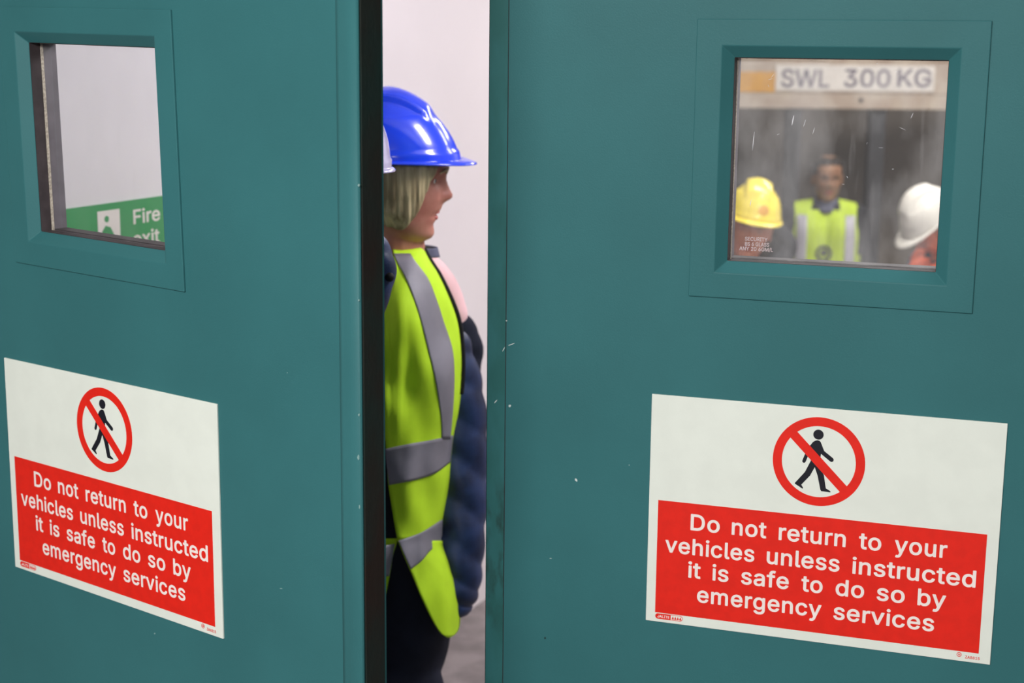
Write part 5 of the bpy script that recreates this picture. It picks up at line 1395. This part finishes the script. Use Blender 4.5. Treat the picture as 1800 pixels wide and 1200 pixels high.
# right-hand flap below the split
FLAP = [(950, 699, 777), (962, 704, 778), (985, 714, 786), (1010, 725, 793), (1040, 737, 803), (1075, 753, 808), (1098, 765, 807), (1110, 773, 803), (1117, 780, 796), (1120, 786, 791)]
rows = []
for k in range(30):
    py = 950 + 170 * k / 29
    l, r = interp(FLAP, py)
    rows.append([L(px, py, skin_Y(px, py, 3) - crease(px, py) - .010 * (k / 29) - .008 * math.exp(-((px - (755 + (py - 985) * .9)) / 10) ** 2) * (k / 29)) for px in [l + (r - l) * i / 16 for i in range(17)]])
loft(bm, rows, cap=False, closed=False)
FL2 = [(946, 600, 699), (955, 600, 697), (975, 600, 691), (1005, 602, 686), (1030, 604, 681), (1048, 606, 677), (1070, 610, 670)]
rows = []
for k in range(20):
    py = 946 + 124 * k / 19
    l, r = interp(FL2, py)
    rows.append([L(px, py, skin_Y(px, py) + .008) for px in [l + (r - l) * i / 16 for i in range(17)]])
loft(bm, rows, cap=False, closed=False)
ve = obj('vest', bm, M['hivis'], wo, True)
solid(ve, .003, 0)
sheet('reflective_band', [(446, 692, 721), (460, 698, 730), (490, 714, 752), (530, 730, 768), (570, 742, 781), (610, 752, 794), (650, 762, 798), (700, 771, 797), (740, 776, 794), (772, 777, 791)], M['reflect'], ve, .0045, 14)
def slanted(name, top, bot, m, off=.0045, cols=30, rows_n=12):
    bm = bmesh.new()
    out = []
    for k in range(rows_n + 1):
        q = k / rows_n
        row = []
        for i in range(cols + 1):
            u = i / cols
            a = interp(top, top[0][0] + (top[-1][0] - top[0][0]) * u)
            b = interp(bot, bot[0][0] + (bot[-1][0] - bot[0][0]) * u)
            x0, x1 = top[0][0] + (top[-1][0] - top[0][0]) * u, bot[0][0] + (bot[-1][0] - bot[0][0]) * u
            px, py = x0 + (x1 - x0) * q, a[0] + (b[0] - a[0]) * q
            row.append(L(px, py, skin_Y(px, py) - off - crease(px, py)))
        out.append(row)
    loft(bm, out, cap=False, closed=False)
    o = obj(name, bm, m, ve, True)
    solid(o, .002, 0)
    return o
slanted('waist_band', [(677, 789), (720, 780), (760, 773), (796, 765)], [(684, 852), (730, 843), (765, 831), (791, 812)], M['reflect'])
slanted('hem_band', [(700, 950), (740, 936), (777, 913)], [(722, 1000), (742, 984), (758, 966), (777, 964)], M['reflect'], .006)
slanted('hem_band', [(640, 964), (670, 960), (694, 955)], [(630, 1018), (660, 1014), (684, 1012)], M['reflect'], -.004)
bm = bmesh.new()
pts = []
for py in range(438, 700, 14):
    l, r, b = interp(VROWS, py)
    pts.append(L(r + 1.0, py, YC - b * .22))
tube(bm, pts, [.0052] * len(pts), 10, k=3)
obj('binding', bm, M['binding'], ve, True)

# ------------------------------------------------------------------ hoist beam in the bay
YB = 9.2
p0, p1 = W(1300, 124, YB), W(1362, 165, YB)
bx0, bx1 = W(1240, 140, YB).x, W(1720, 140, YB).x
zt, zb, zf = W(1460, 108, YB).z, W(1460, 163, YB).z, W(1460, 191, YB).z
gb = empty('hoist_beam', (W(1460, 140, YB).x, YB, FLOW))
tag(gb, 'overhead hoist gantry with a lettered load plate seen at the top of the right window', 'hoist')
gx, gz = gb.location.x, FLOW
bm = bmesh.new()
box(bm, bx0 - gx, bx1 - gx, 0.0, 0.16, zb - gz, zt - gz + .05)
obj('beam', bm, M['cream_steel'], gb)
bm = bmesh.new()
box(bm, bx0 - gx, p1.x - gx, -0.004, 0.0, zb - gz, W(1320, 126, YB).z - gz)
obj('amber_panel', bm, M['amber'], gb)
bm = bmesh.new()
box(bm, bx0 - gx, bx1 - gx, -0.02, 0.18, zf - gz, zb - gz - .004)
o = bevel(obj('bottom_flange', bm, M['cream_steel'], gb), .004)
bm = bmesh.new()
box(bm, p1.x - gx, W(1642, 140, YB).x - gx, -0.008, 0.0, W(1500, 160, YB).z - gz, W(1500, 115, YB).z - gz)
pl = obj('load_plate', bm, M['plate'], gb)
for s_, a, b in (('SWL', 1372, 1457), ('300', 1482, 1564), ('KG', 1576, 1636)):
    q0, q1 = W(a, 153, YB), W(b, 153, YB)
    text('lettering', s_, q0.x - gx, q0.z - gz, -0.0085, (W(a, 121, YB).z - q0.z), M['plate_letter'], gb, q1.x - q0.x)
for px in (1394, 1541):
    x = W(px, 300, YB).x - gx
    bm = bmesh.new()
    box(bm, x - .045, x + .045, 0.03, 0.13, 0.0, zf - gz)
    for q in (-.006, .006): pass
    box(bm, x - .12, x + .12, -.05, .21, 0.0, .015)
    obj('post', bm, M['post'], gb)
bm = bmesh.new()
capsule(bm, Vector((W(1512, 175, YB).x - gx, -.03, W(1512, 175, YB).z - gz)), .012, Vector((W(1512, 175, YB).x - gx, -.018, W(1512, 175, YB).z - gz)), .012, 14, 3)
obj('bolt', bm, M['post'], gb, True)
